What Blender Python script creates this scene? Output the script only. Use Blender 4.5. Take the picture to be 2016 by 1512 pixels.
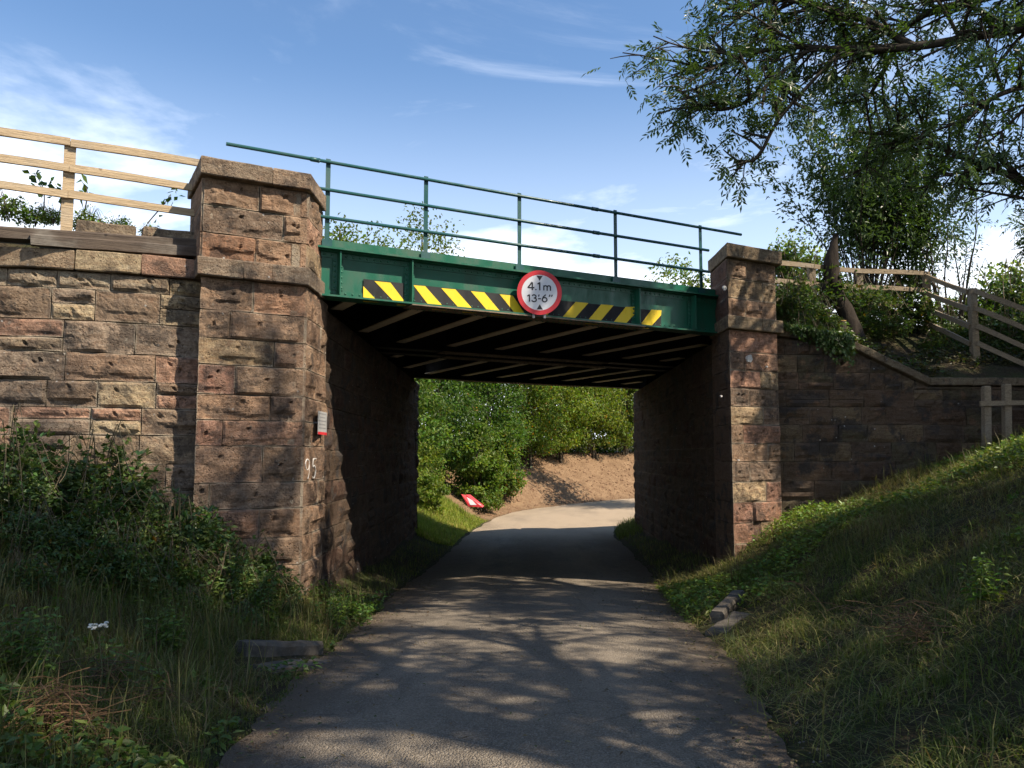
import bpy, math, random
import numpy as np
from mathutils import Vector

# ------------------------------------------------------------------ camera, sky, sun, exposure
scene = bpy.context.scene
for o in list(bpy.data.objects):
    bpy.data.objects.remove(o)
COL = scene.collection
F, CX, CY = 1610.0, 1008.0, 756.0            # focal length and centre in photo pixels (2016 x 1512)
CAM = np.array([0.0, 0.0, 1.6])
PITCH = math.radians(5.0)
cam_d = bpy.data.cameras.new('camera'); cam_d.sensor_width = 36.0; cam_d.lens = 36.0 * F / 2016.0
cam_d.clip_start = 0.05; cam_d.clip_end = 3000
cam = bpy.data.objects.new('camera', cam_d); COL.objects.link(cam)
cam.location = CAM; cam.rotation_euler = (math.pi / 2 + PITCH, 0, 0)
scene.camera = cam
scene.render.resolution_x = 1024; scene.render.resolution_y = 768

SUN_BEARING, SUN_EL = 116.0, 48.0            # bearing clockwise from +Y
sb, se = math.radians(SUN_BEARING), math.radians(SUN_EL)
SUNV = Vector((math.cos(se) * math.sin(sb), math.cos(se) * math.cos(sb), math.sin(se)))
sun_d = bpy.data.lights.new('sun', 'SUN'); sun_d.energy = 5.0; sun_d.angle = math.radians(0.53)
sun_d.color = (1.0, 0.88, 0.72)
sun = bpy.data.objects.new('sun', sun_d); COL.objects.link(sun)
sun.rotation_euler = (-SUNV).to_track_quat('-Z', 'Y').to_euler(); sun.location = (20, -10, 30)

world = bpy.data.worlds.new('World'); scene.world = world; world.use_nodes = True
wn, wl = world.node_tree.nodes, world.node_tree.links
wn.clear()
def WN(t, **k):
    n = wn.new(t)
    for a, v in k.items(): setattr(n, a, v)
    return n
sky = WN('ShaderNodeTexSky'); sky.sky_type = 'NISHITA'; sky.sun_disc = False
sky.sun_elevation = se; sky.sun_rotation = sb; sky.altitude = 60; sky.air_density = 1.0
sky.dust_density = 0.3; sky.ozone_density = 1.9
tc = WN('ShaderNodeTexCoord')
sep = WN('ShaderNodeSeparateXYZ'); wl.new(tc.outputs['Generated'], sep.inputs[0])
def WM(op, a, b=None, clamp=False):
    n = WN('ShaderNodeMath', operation=op); n.use_clamp = clamp
    for i, v in enumerate((a, b)):
        if v is None: continue
        if isinstance(v, (int, float)): n.inputs[i].default_value = v
        else: wl.new(v, n.inputs[i])
    return n.outputs[0]
zc = WM('ADD', WM('MAXIMUM', sep.outputs[2], 0.0), 0.16)
cu, cv = WM('DIVIDE', sep.outputs[0], zc), WM('DIVIDE', sep.outputs[1], zc)
comb = WN('ShaderNodeCombineXYZ'); wl.new(cu, comb.inputs[0]); wl.new(cv, comb.inputs[1])
def wnoise(scale, loc, sc, detail, rough, dist=0.0):
    mp = WN('ShaderNodeMapping'); mp.inputs['Location'].default_value = loc; mp.inputs['Scale'].default_value = sc
    wl.new(comb.outputs[0], mp.inputs[0])
    n = WN('ShaderNodeTexNoise'); n.inputs['Scale'].default_value = scale; n.inputs['Detail'].default_value = detail
    n.inputs['Roughness'].default_value = rough; n.inputs['Distortion'].default_value = dist
    wl.new(mp.outputs[0], n.inputs[0]); return n.outputs[0]
def wramp(v, a, b):
    m = WN('ShaderNodeMapRange', interpolation_type='SMOOTHSTEP'); m.inputs[1].default_value = a; m.inputs[2].default_value = b
    wl.new(v, m.inputs[0]); return m.outputs[0]
# billowy low cloud (thick near the horizon) and thin streaked high cloud
CL1 = wnoise(0.95, (12.25, 9.0, 3), (0.9, 1.0, 1), 9, 0.58, 0.25)
low = WM('SUBTRACT', 1.0, wramp(sep.outputs[2], 0.14, 0.46))
cl_low = wramp(WM('ADD', CL1, WM('MULTIPLY', low, 0.30)), 0.545, 0.78)
CL2 = wnoise(1.5, (11.9, 8.8, 53), (0.75, 1.5, 1), 10, 0.62, 0.6)
cl_hi = WM('MULTIPLY', wramp(CL2, 0.50, 0.80), 0.55)
veil = WM('MULTIPLY', low, 0.34)
cfac = WM('MAXIMUM', WM('MAXIMUM', WM('MULTIPLY', cl_low, 0.95), cl_hi), veil)
mix = WN('ShaderNodeMix', data_type='RGBA'); wl.new(cfac, mix.inputs[0])
hs = WN('ShaderNodeHueSaturation'); hs.inputs['Saturation'].default_value = 1.10; hs.inputs['Value'].default_value = 1.16; wl.new(sky.outputs[0], hs.inputs['Color']); wl.new(hs.outputs[0], mix.inputs[6])
mix.inputs[7].default_value = (9.2, 9.7, 10.6, 1)
bg = WN('ShaderNodeBackground'); bg.inputs[1].default_value = 0.105
wl.new(mix.outputs[2], bg.inputs[0])
wo = WN('ShaderNodeOutputWorld'); wl.new(bg.outputs[0], wo.inputs[0])

vs = scene.view_settings
vs.view_transform = 'Standard'; vs.look = 'None'; vs.exposure = 0.78; vs.gamma = 1.0; vs.use_curve_mapping = False
scene.render.engine = 'CYCLES'
scene.cycles.max_bounces = 6; scene.cycles.diffuse_bounces = 4; scene.cycles.transmission_bounces = 4
scene.cycles.transparent_max_bounces = 4; scene.cycles.use_denoising = True

# ------------------------------------------------------------------ geometry of the place
fw = np.array([0, math.cos(PITCH), math.sin(PITCH)]); upv = np.array([0, -math.sin(PITCH), math.cos(PITCH)]); rtv = np.array([1.0, 0, 0])
def ray(px, py): return fw + rtv * (px - CX) / F - upv * (py - CY) / F
def dep(px, py, y): d = ray(px, py); return CAM + d * (y / d[1])
def pl(px, py, p, n): d = ray(px, py); return CAM + d * (np.dot(np.asarray(p) - CAM, n) / np.dot(d, n))
A61 = math.radians(61.0)
g = np.array([math.sin(A61), math.cos(A61), 0.0])        # along the railway, to the right
n = np.array([math.cos(A61), -math.sin(A61), 0.0])       # across it, towards the camera
G0 = np.array([0.4155, 12.4, 0.0])                       # foot of the near girder under the height sign
YV = np.array([0.0, 1.0, 0.0]); ZV = np.array([0.0, 0.0, 1.0]); XV = np.array([1.0, 0.0, 0.0])
def tn(t, nn, z=0.0): return G0 + g * t + n * nn + ZV * z
QF = 0.68                                                # pillar fronts stand this far before the girder web
SEED = 7
rng = np.random.default_rng(SEED); random.seed(SEED)

# ------------------------------------------------------------------ helpers
def hash3(ix, iy, iz, s):
    h = (ix.astype(np.int64) * 374761393 + iy.astype(np.int64) * 668265263 + iz.astype(np.int64) * 2147483647 + s * 1274126177) & 0xffffffff
    h = ((h ^ (h >> 13)) * 1274126177) & 0xffffffff
    h = ((h ^ (h >> 16)) * 2246822519) & 0xffffffff
    return ((h ^ (h >> 15)) & 0xffffff) / float(0xffffff)
def vnoise(P, s=0):
    P = np.asarray(P, float); I = np.floor(P).astype(np.int64); f = P - I; f = f * f * (3 - 2 * f)
    r = 0
    for dx in (0, 1):
        for dy in (0, 1):
            for dz in (0, 1):
                w = (f[..., 0] if dx else 1 - f[..., 0]) * (f[..., 1] if dy else 1 - f[..., 1]) * (f[..., 2] if dz else 1 - f[..., 2])
                r = r + w * hash3(I[..., 0] + dx, I[..., 1] + dy, I[..., 2] + dz, s)
    return r * 2 - 1
def fbm(P, oct=4, s=0, gain=0.5):
    r = 0; a = 1.0; P = np.asarray(P, float)
    for i in range(oct):
        r = r + a * vnoise(P * (2 ** i) + 17.3 * i, s + i); a *= gain
    return r
def P3(x, y, z=0.0):
    x = np.asarray(x, float); return np.stack([x, np.broadcast_to(np.asarray(y, float), x.shape), np.broadcast_to(np.asarray(z, float), x.shape)], -1)

def mesh_np(name, V, faces, mat=None, smooth=False, colors=None, smooth_n=None):
    """V (n,3); faces: list of index arrays (m,k)."""
    V = np.asarray(V, np.float32); me = bpy.data.meshes.new(name)
    fs = [np.asarray(f, np.int32) for f in faces if len(f)]
    loops = np.concatenate([f.ravel() for f in fs]); cnt = np.concatenate([np.full(len(f), f.shape[1], np.int32) for f in fs])
    start = np.concatenate([[0], np.cumsum(cnt)[:-1]]).astype(np.int32)
    me.vertices.add(len(V)); me.vertices.foreach_set('co', V.ravel())
    me.loops.add(len(loops)); me.loops.foreach_set('vertex_index', loops)
    me.polygons.add(len(cnt)); me.polygons.foreach_set('loop_start', start); me.polygons.foreach_set('loop_total', cnt)
    sm = np.zeros(len(cnt), bool)
    if smooth: sm[:] = True
    if smooth_n is not None: sm[:smooth_n] = True
    me.polygons.foreach_set('use_smooth', sm)
    if colors is not None:
        at = me.color_attributes.new('Col', 'FLOAT_COLOR', 'POINT')
        c = np.ones((len(V), 4), np.float32); c[:, :3] = colors
        at.data.foreach_set('color', c.ravel())
    me.update(); me.validate()
    if mat: me.materials.append(mat)
    return me
ROOT = {}
def empty(name, loc, label=None, cat=None, group=None):
    o = bpy.data.objects.new(name, None); COL.objects.link(o); o.location = tuple(float(v) for v in loc)
    o.empty_display_size = 0.2
    ROOT[o.name] = np.asarray(loc, float)
    if label: tag(o, label, cat, group)
    return o
def tag(o, label=None, cat=None, group=None, kind=None):
    if label: o['label'] = label
    if cat: o['category'] = cat
    if group: o['group'] = group
    if kind: o['kind'] = kind
    return o
def obj(name, V, faces, mat, parent=None, smooth=False, colors=None, smooth_n=None, color=None, kind=None):
    """links one mesh object; V in world coordinates. Children are stored relative to their root's base."""
    V = np.asarray(V, float)
    if parent is not None:
        base = ROOT[parent.name]; loc = (0, 0, 0)
    else:
        lo, hi = V.min(0), V.max(0); base = np.array([(lo[0] + hi[0]) / 2, (lo[1] + hi[1]) / 2, lo[2]]); loc = base
    me = mesh_np(name, V - base, faces, mat, smooth, colors, smooth_n)
    o = bpy.data.objects.new(name, me); COL.objects.link(o); o.location = loc
    if parent is not None: o.parent = parent
    ROOT[o.name] = base
    if color is not None: o.color = (*color, 1)
    if kind: o['kind'] = kind
    return o
class MB:
    """collects primitives into one mesh"""
    def __init__(s): s.V = []; s.T = []; s.Q = []; s.n = 0; s.C = []
    def add(s, V, quads=None, tris=None, col=None):
        V = np.asarray(V, float).reshape(-1, 3)
        if quads is not None and len(quads): s.Q.append(np.asarray(quads) + s.n)
        if tris is not None and len(tris): s.T.append(np.asarray(tris) + s.n)
        s.V.append(V); s.n += len(V)
        if col is not None: s.C.append(np.broadcast_to(np.asarray(col, float), (len(V), 3)))
    def prism(s, poly, vec):
        """extrude a convex polygon (k,3) along vec"""
        poly = np.asarray(poly, float); k = len(poly); V = np.vstack([poly, poly + vec])
        q = [[i, (i + 1) % k, k + (i + 1) % k, k + i] for i in range(k)]
        t = [[0, i + 1, i] for i in range(1, k - 1)] + [[k, k + i, k + i + 1] for i in range(1, k - 1)]
        s.add(V, q, t)
    def box(s, o, a, b, c):
        """box from corner o with edge vectors a,b,c"""
        o, a, b, c = (np.asarray(v, float) for v in (o, a, b, c))
        s.prism(np.array([o, o + a, o + a + b, o + b]), c)
    def tube(s, pts, radii, k=6, cap=True):
        pts = np.asarray(pts, float); m = len(pts); radii = np.broadcast_to(np.asarray(radii, float), (m,))
        T = np.gradient(pts, axis=0); T /= np.linalg.norm(T, axis=1)[:, None] + 1e-9
        ref = np.array([0.0, 0, 1.0]) if abs(T[0, 2]) < 0.9 else np.array([1.0, 0, 0])
        U = np.cross(T, ref); U /= np.linalg.norm(U, axis=1)[:, None] + 1e-9; W = np.cross(T, U)
        a = np.arange(k) * 2 * math.pi / k
        ring = pts[:, None, :] + radii[:, None, None] * (np.cos(a)[None, :, None] * U[:, None, :] + np.sin(a)[None, :, None] * W[:, None, :])
        V = ring.reshape(-1, 3)
        i = np.arange(m - 1)[:, None] * k; j = np.arange(k)[None, :]; j2 = (j + 1) % k
        Q = np.stack([i + j, i + j2, i + k + j2, i + k + j], -1).reshape(-1, 4)
        t = []
        if cap: t = [[0, q, q + 1] for q in range(1, k - 1)] + [[(m - 1) * k, (m - 1) * k + q + 1, (m - 1) * k + q] for q in range(1, k - 1)]
        s.add(V, Q, t)
    def build(s, name, mat, parent=None, smooth=False, **kw):
        fs = []
        if s.Q: fs.append(np.concatenate(s.Q))
        if s.T: fs.append(np.concatenate(s.T))
        C = np.concatenate(s.C) if s.C else None
        return obj(name, np.concatenate(s.V), fs, mat, parent, smooth, colors=C, **kw)

# ------------------------------------------------------------------ materials
def mat(name):
    m = bpy.data.materials.new(name); m.use_nodes = True; m.node_tree.nodes.clear(); return m
class N:
    def __init__(s, m): s.t = m.node_tree; s.n = s.t.nodes; s.l = s.t.links
    def node(s, t, **k):
        x = s.n.new(t)
        for a, v in k.items(): setattr(x, a, v)
        return x
    def put(s, sock, v):
        if isinstance(v, bpy.types.NodeSocket): s.l.new(v, sock)
        elif isinstance(v, (tuple, list)) and len(v) == 3 and sock.type == 'RGBA': sock.default_value = (*v, 1)
        else: sock.default_value = v
    def noise(s, scale, detail=4, rough=0.55, vec=None, dist=0.0, out=0):
        x = s.node('ShaderNodeTexNoise'); x.inputs['Scale'].default_value = scale; x.inputs['Detail'].default_value = detail
        x.inputs['Roughness'].default_value = rough; x.inputs['Distortion'].default_value = dist
        s.put(x.inputs['Vector'], vec if vec is not None else s.pos()); return x.outputs[out]
    def voro(s, scale, feature='F1', vec=None, out='Distance', rnd=1.0):
        x = s.node('ShaderNodeTexVoronoi'); x.feature = feature; x.inputs['Scale'].default_value = scale
        x.inputs['Randomness'].default_value = rnd
        s.put(x.inputs['Vector'], vec if vec is not None else s.pos()); return x.outputs[out]
    def pos(s):
        if not hasattr(s, '_g'): s._g = s.node('ShaderNodeNewGeometry')
        return s._g.outputs['Position']
    def objc(s):
        if not hasattr(s, '_o'): s._o = s.node('ShaderNodeTexCoord')
        return s._o.outputs['Object']
    def mapv(s, vec, scale=(1, 1, 1), rot=(0, 0, 0), loc=(0, 0, 0)):
        x = s.node('ShaderNodeMapping'); x.inputs['Scale'].default_value = scale; x.inputs['Rotation'].default_value = rot
        x.inputs['Location'].default_value = loc; s.put(x.inputs[0], vec); return x.outputs[0]
    def ramp(s, v, a, b, lo=0.0, hi=1.0):
        x = s.node('ShaderNodeMapRange', interpolation_type='SMOOTHSTEP'); s.put(x.inputs[0], v)
        for i, k in enumerate((a, b, lo, hi)): x.inputs[i + 1].default_value = k
        return x.outputs[0]
    def math(s, op, a, b=0.0):
        x = s.node('ShaderNodeMath', operation=op); s.put(x.inputs[0], a); s.put(x.inputs[1], b); return x.outputs[0]
    def mix(s, f, a, b, mode='MIX'):
        x = s.node('ShaderNodeMix', data_type='RGBA', blend_type=mode); s.put(x.inputs[0], f); s.put(x.inputs[6], a); s.put(x.inputs[7], b); return x.outputs[2]
    def bump(s, h, strength, dist, nrm=None):
        x = s.node('ShaderNodeBump'); x.inputs['Strength'].default_value = strength; x.inputs['Distance'].default_value = dist
        s.put(x.inputs['Height'], h)
        if nrm is not None: s.put(x.inputs['Normal'], nrm)
        return x.outputs[0]
    def bsdf(s, col, rough=0.8, nrm=None, spec=0.3, metal=0.0, coat=0.0):
        x = s.node('ShaderNodeBsdfPrincipled'); s.put(x.inputs['Base Color'], col); s.put(x.inputs['Roughness'], rough)
        x.inputs['Specular IOR Level'].default_value = spec; x.inputs['Metallic'].default_value = metal
        x.inputs['Coat Weight'].default_value = coat
        if nrm is not None: s.put(x.inputs['Normal'], nrm)
        return x.outputs[0]
    def out(s, sh): o = s.node('ShaderNodeOutputMaterial'); s.l.new(sh, o.inputs[0])
    def attr(s, nm='Col'): x = s.node('ShaderNodeAttribute'); x.attribute_name = nm; return x.outputs['Color']

def m_stone(name, soot=0.62, lichen=0.5, smear=1.0):
    m = mat(name); k = N(m)
    oc = k.node('ShaderNodeObjectInfo').outputs['Color']
    n1 = k.noise(2.6, 8, 0.68); n2 = k.noise(9, 8, 0.72); n3 = k.noise(46, 5, 0.75)
    c = k.mix(k.ramp(n2, 0.42, 0.56), oc, k.mix(0.45, oc, (0.13, 0.092, 0.068)))
    bed = k.noise(3.2, 6, 0.66, k.mapv(k.pos(), (1.2, 1.2, 9.0)), 0.8)
    c = k.mix(k.ramp(bed, 0.44, 0.64, 0, 0.6), c, k.mix(1.0, c, (0.62, 0.52, 0.46), 'MULTIPLY'))
    c = k.mix(k.ramp(n1, 0.51, 0.60, 0, soot), c, (0.052, 0.046, 0.043))                       # soot crust
    c = k.mix(k.ramp(k.noise(17, 7, 0.75), 0.56, 0.70, 0, lichen), c, (0.31, 0.29, 0.24))     # grey lichen bloom
    c = k.mix(k.ramp(k.noise(5.5, 5, 0.6, k.mapv(k.pos(), loc=(9, 2, 4))), 0.58, 0.72, 0, 0.25), c, (0.38, 0.195, 0.115))  # iron-red
    c = k.mix(k.ramp(n3, 0.42, 0.62, 0, 0.5), c, k.mix(1.0, c, (0.55, 0.51, 0.48), 'MULTIPLY'))
    sp = k.voro(7.0, 'F1'); spm = k.math('MULTIPLY', k.ramp(sp, 0.07, 0.10, 1, 0), k.ramp(k.noise(1.3, 2), 0.5, 0.62))
    c = k.mix(k.math('MULTIPLY', spm, 0.7), c, (0.55, 0.54, 0.50))                              # white lichen spots
    sep = k.node('ShaderNodeSeparateColor'); k.l.new(k.attr(), sep.inputs[0])
    jm = k.math('MULTIPLY', k.ramp(sep.outputs[0], 0.5, 0.9), k.ramp(k.noise(2.1, 4, 0.6, k.mapv(k.pos(), loc=(3, 7, 1))), 0.40, 0.62, 0.1 * smear, smear))
    c = k.mix(jm, c, (0.33, 0.275, 0.205))                                                      # mortar smears on the arrises
    pit = k.voro(30, 'F1', k.mapv(k.pos(), (1, 1, 1.4))); pm = k.math('MULTIPLY', k.ramp(pit, 0.16, 0.34, 1, 0), k.ramp(k.noise(5, 4, 0.65), 0.50, 0.58))
    c = k.mix(k.math('MULTIPLY', pm, 0.55), c, (0.040, 0.025, 0.022))                           # wind-worn pits
    h = k.math('ADD', k.math('MULTIPLY', n2, 1.0), k.math('SUBTRACT', k.math('MULTIPLY', n3, 0.45), k.math('MULTIPLY', pm, 0.5)))
    k.out(k.bsdf(c, 0.92, k.bump(h, 1.0, 0.05), 0.15)); return m
def m_simple(name, base, var, scale=6, rough=0.8, bump=0.004, spec=0.3, stretch=(1, 1, 1), hi=None, metal=0.0, coat=0.0, detail=6):
    m = mat(name); k = N(m); v = k.mapv(k.pos(), stretch)
    a = k.noise(scale, detail, 0.62, v); b = k.noise(scale * 5, 4, 0.65, v)
    c = k.mix(k.ramp(a, 0.32, 0.68), base, var)
    if hi is not None: c = k.mix(k.ramp(b, 0.58, 0.75, 0, 0.7), c, hi)
    k.out(k.bsdf(c, rough, k.bump(k.math('ADD', a, k.math('MULTIPLY', b, 0.5)), 0.7, bump), spec, metal, coat)); return m
def m_paint(name, base, chip=(0.05, 0.03, 0.02), rough=0.38, dirt=0.25, chips=0.0, grime=(0.06, 0.055, 0.04)):
    m = mat(name); k = N(m)
    d = k.noise(4.0, 6, 0.65, k.mapv(k.pos(), (1, 1, 0.35))); f = k.noise(30, 4, 0.6)
    c = k.mix(k.ramp(d, 0.46, 0.74, 0, dirt), base, grime)
    if chips: c = k.mix(k.ramp(k.noise(22, 6, 0.7), 0.64, 0.67, 0, chips), c, chip)
    r = k.ramp(d, 0.3, 0.75, rough, min(0.9, rough + 0.3))
    k.out(k.bsdf(c, r, k.bump(k.math('ADD', f, k.math('MULTIPLY', d, 2.0)), 0.35, 0.0025), 0.5)); return m
def m_leaf(name, base, transl=0.35, gloss=0.45, var=0.5, use_col=False, tcol=None):
    m = mat(name); k = N(m)
    if use_col: c = k.mix(1.0, k.attr(), base, 'MULTIPLY')
    else: c = base
    nz = k.noise(1.7, 3, 0.6)
    dark = k.mix(1.0, c, (1 - var, 1 - var * 0.75, 1 - var), 'MULTIPLY')
    c = k.mix(k.ramp(nz, 0.35, 0.65), c, dark)
    d = k.bsdf(c, 1 - gloss, None, 0.4)
    t = k.node('ShaderNodeBsdfTranslucent'); k.put(t.inputs[0], k.mix(1.0, c, tcol or (1.5, 1.6, 0.55), 'MULTIPLY'))
    mx = k.node('ShaderNodeMixShader'); mx.inputs[0].default_value = transl
    k.l.new(d, mx.inputs[1]); k.l.new(t.outputs[0], mx.inputs[2]); k.out(mx.outputs[0]); return m
def m_road():
    m = mat('asphalt'); k = N(m)
    n1 = k.noise(0.9, 6, 0.62, k.mapv(k.pos(), (1.0, 0.28, 1))); n2 = k.noise(6, 7, 0.7); ag = k.voro(85, 'F1'); ag2 = k.voro(120, 'F1', out='Color')
    c = k.mix(k.ramp(n1, 0.35, 0.68), (0.142, 0.118, 0.090), (0.225, 0.184, 0.134))
    c = k.mix(k.ramp(n2, 0.48, 0.66, 0, 0.55), c, (0.085, 0.075, 0.064))
    e = k.node('ShaderNodeAttribute'); e.attribute_name = 'Col'; sp = k.node('ShaderNodeSeparateColor'); k.l.new(e.outputs['Color'], sp.inputs[0])
    c = k.mix(k.math('MULTIPLY', sp.outputs[2], k.ramp(k.noise(1.8, 5, 0.65, k.mapv(k.pos(), (1, 0.2, 1))), 0.35, 0.6)), c, (0.245, 0.202, 0.150))     # tyre-polished tracks
    bw = k.node('ShaderNodeRGBToBW'); k.l.new(ag2, bw.inputs[0])
    c = k.mix(k.ramp(bw.outputs[0], 0.55, 0.85, 0, 0.6), c, (0.33, 0.29, 0.235))
    c = k.mix(k.ramp(bw.outputs[0], 0.05, 0.35, 0.65, 0), c, (0.038, 0.036, 0.034))
    cr = k.voro(0.75, 'DISTANCE_TO_EDGE', k.mix(0.12, k.pos(), k.noise(2.2, 5, 0.7, out=1)))
    cm = k.math('MULTIPLY', k.ramp(cr, 0.001, 0.006, 1, 0), k.ramp(k.noise(0.5, 3, 0.5), 0.48, 0.58))
    c = k.mix(k.math('MULTIPLY', cm, 0.35), c, (0.05, 0.045, 0.04))                                                                              # fine cracks
    ed = k.math('MULTIPLY', sp.outputs[0], k.ramp(k.math('ADD', k.noise(3.0, 6, 0.72), k.math('MULTIPLY', sp.outputs[0], 0.25)), 0.42, 0.64))
    c = k.mix(ed, c, (0.125, 0.094, 0.066))
    c = k.mix(k.math('MULTIPLY', sp.outputs[1], k.ramp(k.noise(0.7, 6, 0.65, k.mapv(k.pos(), (1, 0.5, 1))), 0.25, 0.6, 0.5, 1)), c, (0.42, 0.33, 0.235))
    h = k.math('SUBTRACT', k.math('SUBTRACT', k.math('MULTIPLY', n2, 0.8), ag), k.math('MULTIPLY', cm, 0.8))
    k.out(k.bsdf(c, 0.85, k.bump(h, 1.0, 0.014), 0.2)); return m
def m_soil(name, a, b, hi=(0.30, 0.22, 0.15)):
    m = mat(name); k = N(m); n1 = k.noise(1.6, 6, 0.65); n2 = k.noise(14, 6, 0.7); st = k.voro(26, 'F1')
    c = k.mix(k.ramp(n1, 0.3, 0.7), a, b); c = k.mix(k.ramp(n2, 0.55, 0.75, 0, 0.6), c, hi)
    h = k.math('ADD', n2, k.math('MULTIPLY', k.ramp(st, 0.1, 0.5, 1, 0), 0.5))
    k.out(k.bsdf(c, 0.95, k.bump(h, 1.0, 0.05), 0.1)); return m
def m_ground():
    m = mat('verge_earth'); k = N(m)
    n1 = k.noise(1.3, 6, 0.65); n2 = k.noise(16, 6, 0.7); sp = k.node('ShaderNodeSeparateColor'); k.l.new(k.attr(), sp.inputs[0])
    c = k.mix(k.ramp(n1, 0.35, 0.65), (0.060, 0.045, 0.030), (0.050, 0.060, 0.022))
    c = k.mix(k.ramp(n2, 0.52, 0.72, 0, 0.7), c, (0.115, 0.088, 0.052))
    soil = k.mix(k.ramp(k.noise(2.2, 6, 0.65), 0.3, 0.7), (0.19, 0.118, 0.068), (0.27, 0.178, 0.104))
    soil = k.mix(k.ramp(k.noise(22, 5, 0.7), 0.56, 0.72, 0, 0.7), soil, (0.36, 0.25, 0.16))
    c = k.mix(sp.outputs[0], c, soil)
    h = k.math('ADD', n2, k.math('MULTIPLY', k.ramp(k.voro(17, 'F1'), 0.1, 0.5, 1, 0), 0.5))
    k.out(k.bsdf(c, 0.95, k.bump(h, 1.0, 0.06), 0.1)); return m
def m_wood(name, a, b, dark, rot=-29.0):
    m = mat(name); k = N(m); v = k.mapv(k.pos(), rot=(0, 0, math.radians(rot)))
    gr = k.noise(3.0, 7, 0.7, k.mapv(v, (0.5, 9, 16)), 0.6); fine = k.noise(22, 5, 0.65, k.mapv(v, (0.25, 5, 6))); bl = k.noise(1.6, 4, 0.6)
    c = k.mix(k.ramp(gr, 0.38, 0.62), a, b); c = k.mix(k.ramp(fine, 0.52, 0.66, 0, 0.75), c, dark)
    c = k.mix(k.ramp(bl, 0.5, 0.72, 0, 0.45), c, (0.30, 0.28, 0.24))
    kn = k.voro(2.6, 'F1'); c = k.mix(k.ramp(kn, 0.035, 0.065, 0.9, 0), c, dark)
    k.out(k.bsdf(c, 0.85, k.bump(k.math('ADD', gr, k.math('MULTIPLY', fine, 0.7)), 0.9, 0.012), 0.2)); return m

M = {}
M['stone'] = m_stone('red_sandstone')
M['stone_dark'] = m_stone('sooty_shaded_sandstone', 0.85, 0.15, 0.14)  # darker copy of the sandstone; soot and shade both go into its colour
M['mortar'] = m_simple('lime_mortar', (0.27, 0.22, 0.165), (0.17, 0.135, 0.10), 12, 0.95, 0.01, 0.1)
M['hole'] = m_simple('hole_shadow', (0.03, 0.025, 0.02), (0.04, 0.03, 0.025), 20, 0.95, 0.002, 0.05)
M['green'] = m_paint('green_gloss_paint', (0.008, 0.102, 0.060), rough=0.28, dirt=0.4, chips=0.55, chip=(0.085, 0.042, 0.022))
M['rail'] = m_paint('rail_green_paint', (0.016, 0.078, 0.078), rough=0.25, dirt=0.2)
M['yellow'] = m_paint('hazard_yellow', (0.80, 0.56, 0.015), rough=0.45, dirt=0.30, chips=0.5, grime=(0.30, 0.20, 0.03))
M['black'] = m_paint('hazard_black', (0.005, 0.0055, 0.007), rough=0.62, dirt=0.10, grime=(0.035, 0.033, 0.03))
M['soot'] = m_simple('sooty_steel', (0.012, 0.012, 0.014), (0.022, 0.020, 0.019), 5, 0.8, 0.004, 0.2)
M['flange'] = m_simple('dusty_bounce_lit_flange', (0.80, 0.68, 0.50), (0.66, 0.55, 0.40), 4, 0.9, 0.004, 0.15, hi=(0.82, 0.72, 0.55))  # dusty tan made far paler, standing in for light bounced up from the lane
M['rust'] = m_simple('dull_riveted_steel', (0.25, 0.19, 0.135), (0.15, 0.115, 0.085), 7, 0.85, 0.004, 0.2)
M['wood_new'] = m_wood('new_softwood', (0.50, 0.39, 0.255), (0.41, 0.31, 0.19), (0.24, 0.165, 0.095))
M['wood_grey'] = m_wood('weathered_softwood', (0.31, 0.245, 0.165), (0.22, 0.17, 0.115), (0.11, 0.083, 0.055))
M['sleeper'] = m_wood('old_sleeper', (0.115, 0.088, 0.066), (0.070, 0.053, 0.042), (0.030, 0.024, 0.02))
M['dead'] = m_simple('dead_bark', (0.045, 0.036, 0.028), (0.022, 0.018, 0.015), 9, 0.95, 0.02, 0.1, stretch=(1, 1, 0.25))
M['cutwood'] = m_simple('fresh_cut_wood', (0.58, 0.36, 0.15), (0.46, 0.26, 0.10), 18, 0.8, 0.003, 0.2)
M['bark'] = m_simple('bark', (0.036, 0.031, 0.025), (0.065, 0.056, 0.044), 9, 0.95, 0.02, 0.1, stretch=(1, 1, 0.25), hi=(0.09, 0.085, 0.07))
M['bark_light'] = m_simple('pale_bark', (0.13, 0.11, 0.08), (0.075, 0.062, 0.045), 9, 0.95, 0.01, 0.1, stretch=(1, 1, 0.25))
M['road'] = m_road()
M['ground'] = m_ground()
M['kerb'] = m_simple('old_kerb_stone', (0.13, 0.113, 0.092), (0.075, 0.066, 0.055), 8, 0.95, 0.012, 0.15, hi=(0.24, 0.22, 0.19))
M['sign_white'] = m_paint('sign_white', (0.66, 0.67, 0.70), rough=0.35, dirt=0.10, grime=(0.45, 0.45, 0.45))
M['dull_white'] = m_paint('dull_plate_white', (0.34, 0.34, 0.33), rough=0.5, dirt=0.5, grime=(0.16, 0.14, 0.12))
M['sign_red'] = m_paint('sign_red', (0.55, 0.025, 0.035), rough=0.35, dirt=0.12, grime=(0.30, 0.05, 0.05))
M['sign_black'] = m_paint('sign_black', (0.015, 0.016, 0.02), rough=0.4, dirt=0.05)
M['sign_back'] = m_simple('sign_back', (0.22, 0.22, 0.23), (0.17, 0.17, 0.17), 5, 0.5, 0.001, 0.5)
M['chalk'] = m_simple('white_paint_marks', (0.62, 0.60, 0.56), (0.45, 0.42, 0.38), 40, 0.9, 0.002, 0.1)
M['ash'] = m_leaf('ash_leaf', (0.070, 0.112, 0.040), 0.34, 0.62, 0.45)
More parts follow.
